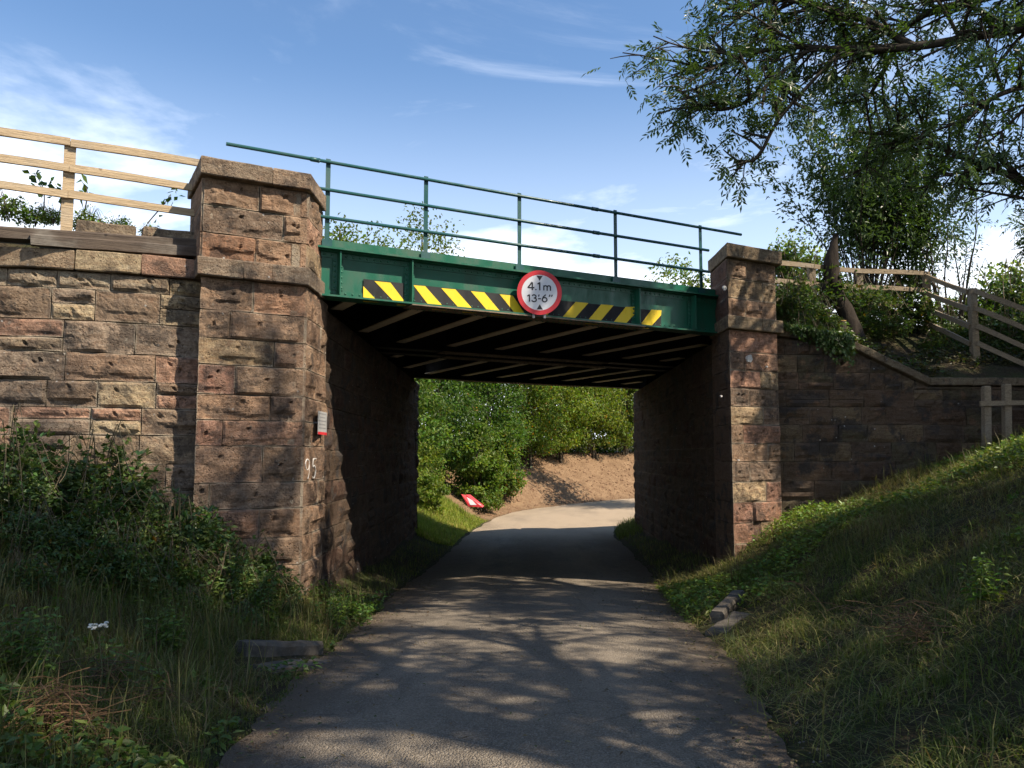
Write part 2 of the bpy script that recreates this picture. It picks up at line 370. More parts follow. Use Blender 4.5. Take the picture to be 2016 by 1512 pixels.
M['hedge'] = m_leaf('hedge_leaf', (0.150, 0.200, 0.038), 0.42, 0.45, 0.5, True)
M['bramble'] = m_leaf('bramble_leaf', (0.090, 0.138, 0.042), 0.30, 0.55, 0.45, True)
M['grass'] = m_leaf('grass_blade', (0.85, 0.85, 0.85), 0.40, 0.35, 0.35, True, (1.2, 1.25, 0.7))
M['dry'] = m_leaf('dry_stalk', (0.85, 0.85, 0.85), 0.2, 0.25, 0.3, True, (1.1, 1.0, 0.8))
M['petal'] = m_leaf('white_petal', (0.72, 0.72, 0.66), 0.3, 0.3, 0.1, False, (1, 1, 1))

# ------------------------------------------------------------------ road and ground
def smooth_poly(pts, m):
    pts = np.asarray(pts, float); d = np.concatenate([[0], np.cumsum(np.linalg.norm(np.diff(pts, axis=0), axis=1))])
    # Catmull-Rom resample
    P = np.vstack([2 * pts[0] - pts[1], pts, 2 * pts[-1] - pts[-2]]); out = []
    s = np.linspace(0, len(pts) - 1 - 1e-6, m); i = s.astype(int); f = (s - i)[:, None]
    p0, p1, p2, p3 = P[i], P[i + 1], P[i + 2], P[i + 3]
    return 0.5 * ((2 * p1) + (p2 - p0) * f + (2 * p0 - 5 * p1 + 4 * p2 - p3) * f ** 2 + (3 * p1 - p0 - 3 * p2 + p3) * f ** 3)
EDGE = [  # left x,y  right x,y  z
    (-1.6, -60, 1.6, -60, 1.4), (-1.5, -25, 1.5, -25, 0.45), (-1.45, -8, 1.5, -8, 0.06), (-1.48, 0, 1.5, 0, 0.03), (-1.54, 4.4, 1.52, 4.4, 0.0), (-1.68, 6.0, 1.74, 6.0, -0.10), (-1.69, 7.8, 2.0, 7.8, -0.2),
    (-1.73, 10.6, 2.12, 10.6, -0.35), (-1.80, 13.6, 2.42, 13.6, -0.52), (-1.72, 17, 2.75, 17, -0.70), (-1.55, 22, 3.05, 22, -0.82), (-1.32, 27.6, 3.4, 27.6, -0.90),
    (-0.25, 34.2, 4.9, 31.5, -0.80), (2.16, 38.4, 7.6, 35.0, -0.70), (6.7, 43.1, 11.5, 38.6, -0.58), (13, 47.5, 17, 42.2, -0.45), (24, 52.5, 27, 46.8, -0.2), (44, 58, 46, 52, 0.3), (90, 66, 92, 60, 1.0)]
EDGE = np.array(EDGE, float)
NS = 420
LE = smooth_poly(EDGE[:, [0, 1]], NS); RE = smooth_poly(EDGE[:, [2, 3]], NS); ZE = smooth_poly(EDGE[:, [4, 4]], NS)[:, 0]
EJ = fbm(P3(np.arange(NS) * 0.35, 3.3), 3, 5, 0.5)
NRT = RE - LE; NRT /= np.linalg.norm(NRT, axis=1)[:, None]
LEj = LE + NRT * (0.055 * EJ)[:, None]; REj = RE - NRT * (0.055 * np.roll(EJ, 60))[:, None]
# road sheet with a slight camber, attribute red: dusty edge, green: soil-dusted beyond the bridge
nc = 15; u = np.linspace(0, 1, nc)
RV = LEj[:, None, :] * (1 - u)[None, :, None] + REj[:, None, :] * u[None, :, None]
RZ = ZE[:, None] + 0.05 * (1 - (2 * u - 1) ** 2)[None, :] - 0.02 + 0.008 * fbm(P3(RV[..., 0], RV[..., 1]) * 0.8, 3, 2)
V = np.concatenate([RV, RZ[..., None]], -1).reshape(-1, 3)
ii = (np.arange(NS - 1)[:, None] * nc + np.arange(nc - 1)[None, :]).ravel()
Q = np.stack([ii, ii + 1, ii + nc + 1, ii + nc], -1)
edge = np.clip(1 - np.minimum(u, 1 - u) / 0.2, 0, 1)[None, :] * np.ones((NS, 1))
far = np.clip((RV[..., 1] - 24) / 4, 0, 1)
trk = (np.exp(-((u - 0.27) / 0.10) ** 2) + np.exp(-((u - 0.70) / 0.10) ** 2))[None, :] * np.ones((NS, 1))
cc = np.stack([edge, far, trk], -1).reshape(-1, 3)
road = obj('road', V, [Q], M['road'], smooth=True, colors=cc); tag(road, 'narrow grey asphalt lane running under the railway bridge', 'road', kind='structure')

FL = np.array([(-5, -0.05), (0, -0.05), (0.12, -0.01), (0.5, 0.08), (1, 0.28), (2, 0.72), (3, 1.15), (4, 1.5), (6, 2.0), (10, 2.5), (40, 3.0), (400, 8)])
FR = np.array([(-5, -0.05), (0, -0.05), (0.12, -0.01), (0.5, 0.10), (1.15, 0.38), (1.6, 0.68), (2.1, 1.00), (2.6, 1.22), (4, 1.80), (5.8, 2.4), (8, 2.9), (14, 3.3), (40, 3.8), (400, 8)])
FS = np.array([(-5, -0.05), (0, -0.05), (0.25, -0.01), (0.8, 0.12), (1.5, 0.6), (3, 1.45), (4.4, 2.15), (5.2, 2.3), (12, 2.4), (60, 4), (400, 8)])
SLE = np.clip((LE[:, 1] - 27) / 5, 0, 1)
def ground_z(x, y, want_soil=False):
    x = np.asarray(x, float); y = np.asarray(y, float); sh = x.shape; x = x.ravel(); y = y.ravel(); zz = np.empty(len(x)); so = np.zeros(len(x))
    for a in range(0, len(x), 4000):
        X = x[a:a + 4000]; Y = y[a:a + 4000]
        dl2 = (X[:, None] - LE[None, :, 0]) ** 2 + (Y[:, None] - LE[None, :, 1]) ** 2
        dr2 = (X[:, None] - RE[None, :, 0]) ** 2 + (Y[:, None] - RE[None, :, 1]) ** 2
        il = dl2.argmin(1); ir = dr2.argmin(1)
        sl = -((X - LE[il, 0]) * NRT[il, 0] + (Y - LE[il, 1]) * NRT[il, 1])
        sr = ((X - RE[ir, 0]) * NRT[ir, 0] + (Y - RE[ir, 1]) * NRT[ir, 1])
        left = np.sqrt(dl2[np.arange(len(X)), il]) < np.sqrt(dr2[np.arange(len(X)), ir])
        inside = (sl <= 0) & (sr <= 0)
        dl = np.where(sl > 0, np.sqrt(dl2[np.arange(len(X)), il]), 0); dr = np.where(sr > 0, np.sqrt(dr2[np.arange(len(X)), ir]), 0)
        hl = np.interp(dl, FL[:, 0], FL[:, 1]); hs = np.interp(dl, FS[:, 0], FS[:, 1]); w = SLE[il]
        hL = hl * (1 - w) + hs * w; hR = np.interp(dr, FR[:, 0], FR[:, 1])
        z = np.where(inside, -0.05 + 0.5 * (ZE[il] + ZE[ir]), np.where(left, hL + ZE[il], hR + ZE[ir]))
        d = np.where(left, dl, dr)
        z = z + np.clip(d - 0.1, 0, 1) * (0.10 * fbm(P3(X, Y) * 0.55, 4, 11) + 0.03 * fbm(P3(X, Y) * 3, 2, 12))
        zz[a:a + 4000] = z
        so[a:a + 4000] = np.where(left & ~inside, np.clip((LE[il, 1] - 30.5 + 1.2 * fbm(P3(X, Y) * 0.5, 3, 8)) / 2.5, 0, 1), 0) * np.clip(dl / 0.15, 0, 1) * np.clip((6.5 - dl) / 1.5, 0, 1)
    return (zz.reshape(sh), so.reshape(sh)) if want_soil else zz.reshape(sh)
def axis(lst):
    out = []
    for a, b, s in lst: out.append(np.arange(a, b, s))
    return np.concatenate(out + [[lst[-1][1]]])
gx = axis([(-400, -60, 34), (-60, -14, 4.6), (-14, -7, 0.5), (-7, 9, 0.14), (9, 20, 0.5), (20, 60, 4), (60, 400, 34)])
gy = axis([(-300, -20, 28), (-20, 2, 1.0), (2, 16, 0.14), (16, 52, 0.35), (52, 90, 3.8), (90, 900, 90)])
GX, GY = np.meshgrid(gx, gy); GZ, SO = ground_z(GX, GY, True)
nx = len(gx); ii = (np.arange(len(gy) - 1)[:, None] * nx + np.arange(nx - 1)[None, :]).ravel()
ground = obj('ground', np.stack([GX, GY, GZ], -1).reshape(-1, 3), [np.stack([ii, ii + 1, ii + nx + 1, ii + nx], -1)], M['ground'], smooth=True,
             colors=np.stack([SO, SO * 0, SO * 0], -1).reshape(-1, 3))
tag(ground, 'earth banks and verges on both sides of the lane', 'ground', kind='structure')

# ------------------------------------------------------------------ railway embankment behind the wing walls
LWALL = np.array([(-3.70, 9.66), (-4.15, 9.43), (-4.70, 9.20), (-5.30, 9.02), (-6.0, 8.88), (-6.9, 8.78), (-8.0, 8.74)])
RW0 = np.array([4.41, 14.10]); RWDIR = np.array([math.sin(math.radians(88)), math.cos(math.radians(88))])
def rcope(x): return np.interp(x, [4.3, 5.78, 7.25, 30], [3.84, 3.66, 2.95, 2.95])
def emb(name, cols, label):
    """cols: list of (x, [(y, z) ...]) running along the lane"""
    V = np.array([(x, y, z) for x, prof in cols for y, z in prof]); k = len(cols[0][1]); m = len(cols)
    inner = np.tile((np.arange(k) > 0), m); V[:, 2] += inner * 0.06 * fbm(V * [1.3, 1.3, 0], 3, 31)
    ii = (np.arange(m - 1)[:, None] * k + np.arange(k - 1)[None, :]).ravel()
    o = obj(name, V, [np.stack([ii, ii + k, ii + k + 1, ii + 1], -1)], M['ground'], smooth=True, colors=np.zeros((len(V), 3)))
    tag(o, label, 'embankment', kind='structure'); return o
fr_ = np.array([0, 0.15, 0.3, 0.5, 0.8, 1.1, 1.5, 2.0, 2.6, 3.3, 4.2])
def emb_prof(y0, yc, zf):
    ys = list(y0 + fr_) + list(np.linspace(y0 + 5.2, yc, 6)) + [yc + d for d in (0.4, 0.8, 1.2, 1.5, 1.8)]
    return [(float(y), float(zf(y - y0)) if y <= yc else float(max(-1.2, zf(yc - y0) - (y - yc) * 3.5))) for y in ys]
lw = smooth_poly(LWALL, 30); cols = []
zl = lambda z0: (lambda d: np.interp(d, [0, 0.28, 1.0, 50], [z0, 4.02, 4.40, 4.40]))
cols.append((-2.62, emb_prof(10.05, 21.6, zl(3.86))))
for x, y in lw[lw[:, 0] < -2.7]: cols.append((x, emb_prof(y + 0.12, 21.6 + (x + 2.56) * 0.554, zl(3.88))))
for x in (-9, -11, -14, -20, -40, -120):
    yf = 8.85 + (x + 8) * 0.554; cols.append((x, emb_prof(yf - 1.5, 21.6 + (x + 2.56) * 0.554, lambda d: np.interp(d, [0, 5], [1.5, 4.4]))))
emb('embankment', cols[::-1], 'grassy railway embankment behind the left wing wall')
def emb_right_z(x, y):
    y0 = RW0[1] + (x - RW0[0]) * RWDIR[1] / RWDIR[0] + 0.12; return np.minimum(4.42, rcope(x) - 0.04 + 0.50 * np.maximum(0, y - y0))
cols = []
for x in np.concatenate([np.arange(4.15, 12, 0.25), [14, 18, 25, 40, 120]]):
    y0 = RW0[1] + (x - RW0[0]) * RWDIR[1] / RWDIR[0] + 0.12
    cols.append((x, emb_prof(y0, 25.0 + (x - 3.93) * 0.554, lambda d: min(4.42, float(rcope(x)) - 0.04 + 0.5 * d))))
emb('embankment', cols, 'overgrown railway embankment sloping up behind the right wing wall')

# ------------------------------------------------------------------ rock-faced ashlar
PAL = [(1.30 * q[0], 1.24 * q[1], 1.20 * q[2]) for q in [(0.255, 0.185, 0.125), (0.30, 0.205, 0.135), (0.235, 0.165, 0.115), (0.320, 0.205, 0.140), (0.335, 0.200, 0.140), (0.20, 0.155, 0.115), (0.34, 0.265, 0.165), (0.28, 0.20, 0.135), (0.225, 0.135, 0.10)]]
def stone(parent, O, U, NV, BK, u0, u1, v0, v1, seed, res=0.028, bulge=0.04, depth=0.2, ml=0.0, mr=0.0, hole=True, proud=0.0, gap=0.005, material=None, col=None, curve=None, mat_top=0.0):
    """one block: O origin, U along the face, NV out of the face, BK into the wall"""
    r = np.random.default_rng(seed)
    u0g, u1g, v0g, v1g = u0 + gap, u1 - gap, v0 + gap, v1 - gap
    w, h = u1g - u0g, v1g - v0g
    nu = max(3, int(w / res) + 1); nv = max(3, int(h / res) + 1)
    uu = np.linspace(0, w, nu); vv = np.linspace(0, h, nv); UU, VV = np.meshgrid(uu, vv)
    b = bulge * r.uniform(0.55, 1.35)
    de = np.minimum(np.minimum(UU, w - UU), np.minimum(VV, h - VV))
    # faceted pitch face: lowest of a few tilted planes
    H = np.full(UU.shape, b)
    for _ in range(r.integers(3, 6)):
        a = r.uniform(0, 2 * math.pi); px, py = r.uniform(0.2, 0.8) * w, r.uniform(0.2, 0.8) * h
        sl = r.uniform(0.10, 0.42) * (b / 0.04)
        H = np.minimum(H, b * r.uniform(0.75, 1.2) - sl * ((UU - px) * math.cos(a) + (VV - py) * math.sin(a)) * 0.5)
    # overhanging upper part with an undercut lower edge on many stones
    if r.random() < 0.62:
        vb = h * r.uniform(0.12, 0.38) + 0.03 * fbm(P3(UU * 5 + seed, 0 * UU), 3, seed % 97)
        H -= b * r.uniform(0.5, 1.0) * (1 / (1 + np.exp(np.clip((VV - vb) / 0.007, -40, 40))))
    Pn = P3(UU + seed * 1.37, VV + seed * 0.73)
    rough = r.uniform(0.5, 1.3)
    H += rough * (0.016 * fbm(Pn * 5, 4, 3) + 0.007 * fbm(Pn * 20, 2, 4)) * min(1.0, bulge / 0.03)
    edge = np.clip(de / r.uniform(0.012, 0.026), 0, 1)
    H = np.maximum(H, -0.010) * edge
    if hole:
        for _ in range(1 + (r.random() < 0.25)):
            hx, hy = w * r.uniform(0.3, 0.7), h * r.uniform(0.42, 0.75)
            H -= 0.055 * np.exp(-(((UU - hx) ** 2 + (VV - hy) ** 2) / (0.019 ** 2)) ** 1.5)
        for _ in range(r.integers(0, 9)):
            hx, hy = w * r.uniform(0.08, 0.92), h * r.uniform(0.1, 0.9)
            H -= r.uniform(0.008, 0.02) * np.exp(-((UU - hx) ** 2 + (VV - hy) ** 2) / (r.uniform(0.012, 0.022) ** 2))
    # tooled draft margins at quoins
    if ml: H = np.where(UU < ml, 0.0015 * fbm(Pn * 20, 2, 9) + 0.006, H * np.clip((UU - ml) / 0.02, 0, 1) + 0.006 * (1 - np.clip((UU - ml) / 0.02, 0, 1)))
    if mr: H = np.where(UU > w - mr, 0.0015 * fbm(Pn * 20, 2, 9) + 0.006, H * np.clip((w - mr - UU) / 0.02, 0, 1) + 0.006 * (1 - np.clip((w - mr - UU) / 0.02, 0, 1)))
    # edges wander a little, corners worn
    UUj = UU + 0.004 * fbm(P3(VV * 9 + seed, UU * 0), 2, 5) * (edge < 1); VVj = VV + 0.005 * fbm(P3(UU * 7 + seed, VV * 0 + 4), 2, 6) * (edge < 1)
    H = H + proud
    if curve is None:
        base = O + U * (u0g + UUj)[..., None] + ZV * (v0g + VVj)[..., None]; Vf = base + NV * H[..., None]; Bk = BK
    else:
        Pc, Nc = curve(u0g + UUj); base = Pc + ZV * (v0g + VVj)[..., None]; Vf = base + Nc * H[..., None]; Bk = -Nc.reshape(-1, 3)
    Vf = Vf.reshape(-1, 3)
    i = (np.arange(nv - 1)[:, None] * nu + np.arange(nu - 1)[None, :]).ravel()
    Qf = np.stack([i, i + 1, i + nu + 1, i + nu], -1)
    bi = np.concatenate([np.arange(nu), np.arange(1, nv) * nu + nu - 1, (nv - 1) * nu + np.arange(nu - 2, -1, -1), np.arange(nv - 2, 0, -1) * nu])
    R0 = Vf[bi]; R1 = R0 + (BK * depth if curve is None else Bk[bi] * depth)
    nb = len(bi); nf = len(Vf); a = np.arange(nb); a2 = (a + 1) % nb
    Qs = np.stack([nf + a, nf + nb + a, nf + nb + a2, nf + a2], -1)
    if col is None:
        c = np.array(PAL[r.integers(len(PAL))]) * r.uniform(0.82, 1.18)
    else: c = np.array(col) * r.uniform(0.9, 1.1)
    # winding: make the face normal point along NV
    if curve is None and np.dot(np.cross(U, ZV), NV) < 0: Qf = Qf[:, ::-1]; Qs = Qs[:, ::-1]
    bc = np.zeros(len(Vf)); bc[bi] = 1.0; bc = np.concatenate([bc, np.ones(2 * nb)])
    return obj('stone', np.vstack([Vf, R0, R1]), [Qf, Qs], material or M['stone'], parent, smooth_n=0, color=tuple(np.clip(c, 0, 1)), colors=np.stack([bc, bc, bc], -1))
def rough_prism(name, poly, z0, z1, parent, m, seed, col, ch=0.012, jit=0.006, step=0.09):
    """weathered dressed stone: polygon outline (k,2) extruded z0..z1 with worn arrises"""
    poly = np.asarray(poly, float); c = poly.mean(0); out = []
    for a, b in zip(poly, np.roll(poly, -1, 0)):
        k = max(1, int(np.linalg.norm(b - a) / step)); out += [a + (b - a) * j / k for j in range(k)]
    out = np.array(out); k = len(out); nr = out - c; nr /= np.linalg.norm(nr, axis=1)[:, None]
    zs = [(z0, ch), (z0 + ch, 0), ((z0 + z1) / 2, 0), (z1 - ch, 0), (z1, ch)]; V = []
    for z, ins in zs: V.append(np.column_stack([out - nr * ins, np.full(k, z)]))
    V = np.vstack(V); V = V + jit * np.stack([fbm(V * 5 + seed, 3, 1), fbm(V * 5 + seed, 3, 2), 0.6 * fbm(V * 5 + seed, 3, 3)], -1)
    Q = []
    for r_ in range(4):
        for j in range(k): Q.append((r_ * k + j, r_ * k + (j + 1) % k, (r_ + 1) * k + (j + 1) % k, (r_ + 1) * k + j))
    bc = len(V); V = np.vstack([V, [[*c, z0]], [[*c, z1]]])
    T = [(bc, (j + 1) % k, j) for j in range(k)] + [(bc + 1, 4 * k + j, 4 * k + (j + 1) % k) for j in range(k)]
    return obj(name, V, [np.array(Q), np.array(T)], m, parent, color=col)

def xy(P): return np.array([P[0], P[1]])
STR0, STR1, CAP0, CAP1 = 3.68, 3.90, 4.87, 5.08
# ---- left pillar
tL0, tL1 = -5.0, -3.77
LFL, LFR = tn(tL0, QF), tn(tL1, QF)
LP = empty('bridge_pillar', (LFL + LFR) / 2 + YV * 0.4 + ZV * -0.6, 'red sandstone pillar with 95 painted on it, left of the green girder', 'pillar', 'stone pillars of the bridge')
def core(name, poly, z0, z1, parent, m=None):
    b = MB(); b.prism(np.array([[p[0], p[1], z0] for p in poly]), ZV * (z1 - z0)); return b.build(name, m or M['mortar'], parent)
ins = 0.045
LRR, LRL = LFR + YV * 1.12, LFL - n * 1.0
core('mortar_core', [LFL + g * ins - n * ins, LFR - g * ins - n * ins, LRR - g * 0.045 - n * 0.02, LRL + g * ins], -0.7, STR0, LP)
core('mortar_core', [LFL + g * ins - n * ins, LFR - g * ins - n * ins, LFR + YV * 0.77 - g * 0.045, LRL + g * ins], STR0 + 0.001, CAP0, LP)
W = tL1 - tL0
low = [0.38, 0.33, 0.31, 0.345, 0.30, 0.30, 0.43, 0.31, 0.345, 0.33, 0.34, 0.33, 0.33]
spl = [[0.49], [0.28], [0.70], [0.34], [0.68], [0.24], [0.62], [0.14], [0.60], [0.45], [0.6], [0.3], [0.5]]
colsL = [[PAL[7], (0.47, 0.28, 0.175)], [PAL[0], PAL[7]], [PAL[6], PAL[2]], [PAL[8], PAL[0]], [PAL[1], PAL[2]], [PAL[8], PAL[3]]]
z = STR0; sd = 100
zsL = []
for r_, (h, s) in enumerate(zip(low, spl)):
    cuts = [0] + [x * W for x in s] + [W]
    for j in range(len(cuts) - 1):
        sd += 1
        c = colsL[r_][j] if r_ < len(colsL) else None
        stone(LP, LFL, g, n, YV, cuts[j], cuts[j + 1], z - h, z, sd, res=0.024, bulge=0.040, ml=0.065 if j == 0 else 0, mr=0.075 if j == len(cuts) - 2 else 0, col=c)
    zsL.append((z - h, z)); z -= h
SIDEN = XV  # road-side faces run straight along the lane
for (a, b) in zsL:
    sd += 1; k = 0.5 + 0.2 * ((sd % 3) - 1)
    painted = a < 1.42 < b
    if painted: k = 0.55
    stone(LP, LFR + XV * 0.004, YV, XV, -g, 0.008, 1.12 * k, a, b, sd, res=0.03, bulge=0.008 if painted else 0.036, ml=0.05, proud=0.006, hole=False, col=PAL[sd % 3])
    stone(LP, LFR + XV * 0.004, YV, XV, -g, 1.12 * k, 1.12, a, b, sd + 500, res=0.03, bulge=0.038, proud=0.006, hole=False, col=PAL[(sd + 1) % 3])
top = [0.325, 0.33, 0.315]; tspl = [[0.52], [0.76], [0.50]]
tcol = [[PAL[7], PAL[1]], [PAL[5], PAL[7]], [(0.36, 0.205, 0.125), PAL[1]]]
z = CAP0
for r_ in range(3):
    h = top[r_]; cuts = [0, tspl[r_][0] * W, W]
    for j in range(2):
        sd += 1
        stone(LP, LFL, g, n, YV, cuts[j], cuts[j + 1], z - h, z, sd, res=0.022, bulge=0.040, ml=0.06 if j == 0 else 0, mr=0.07 if j == 1 else 0, col=tcol[r_][j])
    sd += 1
    stone(LP, LFR + XV * 0.004, YV, XV, -g, 0.008, 0.79, z - h, z, sd, res=0.028, bulge=0.045, ml=0.05, proud=0.006, col=PAL[(r_ * 3) % 8])
    stone(LP, LRL - g * 0.004, n, -g, g, 0.0, 0.992, z - h, z, sd + 40, res=0.04, bulge=0.015, mr=0.06, proud=0.006, hole=False, col=PAL[1])
    z -= h
def band(parent, FLp, FRp, RRp, RLp, z0, z1, ov, cuts, nm, seed, skip_left=False):
    """projecting course or cap laid in pieces along the front"""
    lo = 0.055; a = FLp + n * ov - g * lo; b = FRp + n * ov + g * (lo - 0.4 * ov); c = RRp + XV * lo; d = RLp - g * lo
    ks = [0] + cuts + [1]
    for i in range(len(ks) - 1):
        p0 = a + (b - a) * ks[i]; p1 = a + (b - a) * ks[i + 1]; q0 = d + (c - d) * ks[i]; q1 = d + (c - d) * ks[i + 1]
        e = (b - a) / np.linalg.norm(b - a) * 0.003
        rough_prism(nm, [xy(p0 + e), xy(p1 - e), xy(q1 - e), xy(q0 + e)], z0, z1, parent, M['stone'], seed + i, tuple(np.array([(0.33, 0.26, 0.185), (0.37, 0.275, 0.19), (0.30, 0.24, 0.175)][(i + seed) % 3])))
band(LP, LFL, LFR, LFR + YV * 0.84, LRL, STR0 + 0.002, STR1 - 0.002, 0.11, [0.40, 0.66], 'string_course', 3)
band(LP, LFL, LFR, LFR + YV * 0.80, LRL, CAP0 + 0.002, CAP1, 0.125, [0.64], 'cap_stone', 9)
# ---- right pillar
tR0, tR1 = 3.24, 4.35
RFL, RFR = tn(tR0, QF), tn(tR1, QF)
RP = empty('bridge_pillar', (RFL + RFR) / 2 + YV * 0.4 + ZV * -0.6, 'shaded sandstone pillar with white lichen spots, right of the green girder', 'pillar', 'stone pillars of the bridge')
RRL, RRR = RFL + YV * 1.12, RFR + YV * 1.12
core('mortar_core', [RFL + g * 0.06 + YV * 0.05, RFR - g * ins + YV * ins, RRR - g * ins, RRL + XV * 0.045], -0.8, CAP0, RP)
W = tR1 - tR0; z = STR0
lowR = [0.36, 0.31, 0.30, 0.30, 0.30, 0.31, 0.30, 0.33, 0.33, 0.34, 0.33, 0.33, 0.33, 0.3]
splR = [[], [0.30], [0.62], [0.38], [0.66], [0.24], [0.74], [0.36], [0.68], [0.40], [0.55], [0.35], [0.5], [0.4]]
sd = 700
for r_, (h, s) in enumerate(zip(lowR, splR)):
    cuts = [0] + [x * W for x in s] + [W]
    for j in range(len(cuts) - 1):
        sd += 1
        stone(RP, RFL, g, n, YV, cuts[j], cuts[j + 1], z - h, z, sd, res=0.026, bulge=0.035, ml=0.06 if j == 0 else 0)
    sd += 1
    stone(RP, RFL - XV * 0.004, YV, -XV, g, 0.008, 1.12, z - h, z, sd, res=0.045, bulge=0.02, proud=0.006, hole=False, ml=0.06, material=M['stone_dark'], col=tuple(0.5 * v for v in PAL[2]))  # lane side faces away from the sun; that shade is put into its colour
    z -= h
z = CAP0
for r_, (h, s) in enumerate(zip(top, [[0.38], [0.72], [0.34]])):
    cuts = [0] + [x * W for x in s] + [W]
    for j in range(len(cuts) - 1):
        sd += 1
        stone(RP, RFL, g, n, YV, cuts[j], cuts[j + 1], z - h, z, sd, res=0.026, bulge=0.03, ml=0.06 if j == 0 else 0, col=[PAL[0], PAL[6], PAL[1]][r_])
    sd += 1
    stone(RP, RFL - XV * 0.004, YV, -XV, g, 0.008, 1.12, z - h, z, sd, res=0.045, bulge=0.015, proud=0.006, hole=False, col=tuple(0.6 * v for v in PAL[8]))  # upper lane side also coloured darker to carry the shade
    z -= h
def bandR(z0, z1, ov, cuts, nm, seed):
    lo = 0.05; a = RFL + n * ov - g * (lo + 0.55 * ov); b = RFR + n * ov + g * lo; c = RRR + g * lo; d = RRL - XV * lo
    ks = [0] + cuts + [1]
    for i in range(len(ks) - 1):
        e = g * 0.003
        rough_prism(nm, [xy(a + (b - a) * ks[i] + e), xy(a + (b - a) * ks[i + 1] - e), xy(d + (c - d) * ks[i + 1] - e), xy(d + (c - d) * ks[i] + e)], z0, z1, RP, M['stone'], seed + i, (0.30, 0.235, 0.15))
bandR(STR0 + 0.002, STR1 - 0.002, 0.10, [0.62], 'string_course', 33)
bandR(CAP0 + 0.002, CAP1 + 0.02, 0.115, [], 'cap_stone', 39)
# lichen rosettes on the right pillar: flat crusts of irregular outline
for k, (px, py, rr) in enumerate([(1476, 706, 0.062), (1511, 722, 0.014), (1428, 567, 0.035), (1421, 780, 0.016), (1455, 906, 0.014)]):
    P = pl(px, py, tn(0, QF + 0.048), n); a = np.linspace(0, 2 * math.pi, 22, endpoint=False)
    rad = rr * (1 + 0.22 * fbm(P3(np.cos(a) * 2 + k, np.sin(a) * 2), 2, 8))
    ring = P + np.cos(a)[:, None] * rad[:, None] * g + np.sin(a)[:, None] * rad[:, None] * ZV
    b = MB(); b.prism(ring[::-1], -n * 0.03); b.build('lichen_patch', M['chalk'], RP)

# ---- wing walls
def coursed(parent, O, U, NV, BK, length, z_top, z_bot, hs, seed, lmin, lmax, res, bulge, material=None, topz=None, curve=None, pal=None, holes=True):
    r = np.random.default_rng(seed); z = z_top; i = 0; c = 0
    while z > z_bot + 0.05:
        h = hs[i % len(hs)]; u_ = -r.uniform(0, lmin * 0.6); i += 1
        while u_ < length - 0.02:
            L = r.uniform(lmin, lmax)
            if topz is not None and min(topz(max(u_, 0)), topz(max(u_, 0) + L)) < z - 0.02 and topz(max(u_, 0)) - topz(max(u_, 0) + 0.3) > 0.02: L = r.uniform(0.2, 0.3)
            a, b = max(u_, 0), min(u_ + L, length)
            if length - b < 0.14: b = length
            u_ = b
            if b - a < 0.07: continue
            zt, zb = z, z - h
            if topz is not None:
                tmin = min(topz(a), topz(b))
                if tmin < zb + 0.05: continue
                zt = min(zt, tmin)
            split = (h > 0.28 and r.random() < 0.22 and zt - zb > 0.25)
            parts = [(zb, zt)] if not split else [(zb, zb + (zt - zb) * 0.42), (zb + (zt - zb) * 0.42, zt)]
            for pa, pb in parts:
                seed += 1; c += 1
                stone(parent, O, U, NV, BK, a, b, pa, pb, seed, res=res, bulge=bulge, hole=holes and r.random() < 0.7, material=material, curve=curve,
                      col=None if pal is None else pal[r.integers(len(pal))], depth=0.16)
        z -= h
    return c
LWALLS = smooth_poly(LWALL, 200); LWD = np.concatenate([[0], np.cumsum(np.linalg.norm(np.diff(LWALLS, axis=0), axis=1))]); LLEN = LWD[-1]
def lcurve(u_):
    x = np.interp(u_, LWD, LWALLS[:, 0]); y = np.interp(u_, LWD, LWALLS[:, 1])
    x2 = np.interp(u_ + 0.05, LWD, LWALLS[:, 0]); y2 = np.interp(u_ + 0.05, LWD, LWALLS[:, 1]); x1 = np.interp(u_ - 0.05, LWD, LWALLS[:, 0]); y1 = np.interp(u_ - 0.05, LWD, LWALLS[:, 1])
    tx, ty = x2 - x1, y2 - y1; L = np.hypot(tx, ty) + 1e-9
    return np.stack([x, y, 0 * x], -1), np.stack([-ty / L, tx / L, 0 * x], -1)
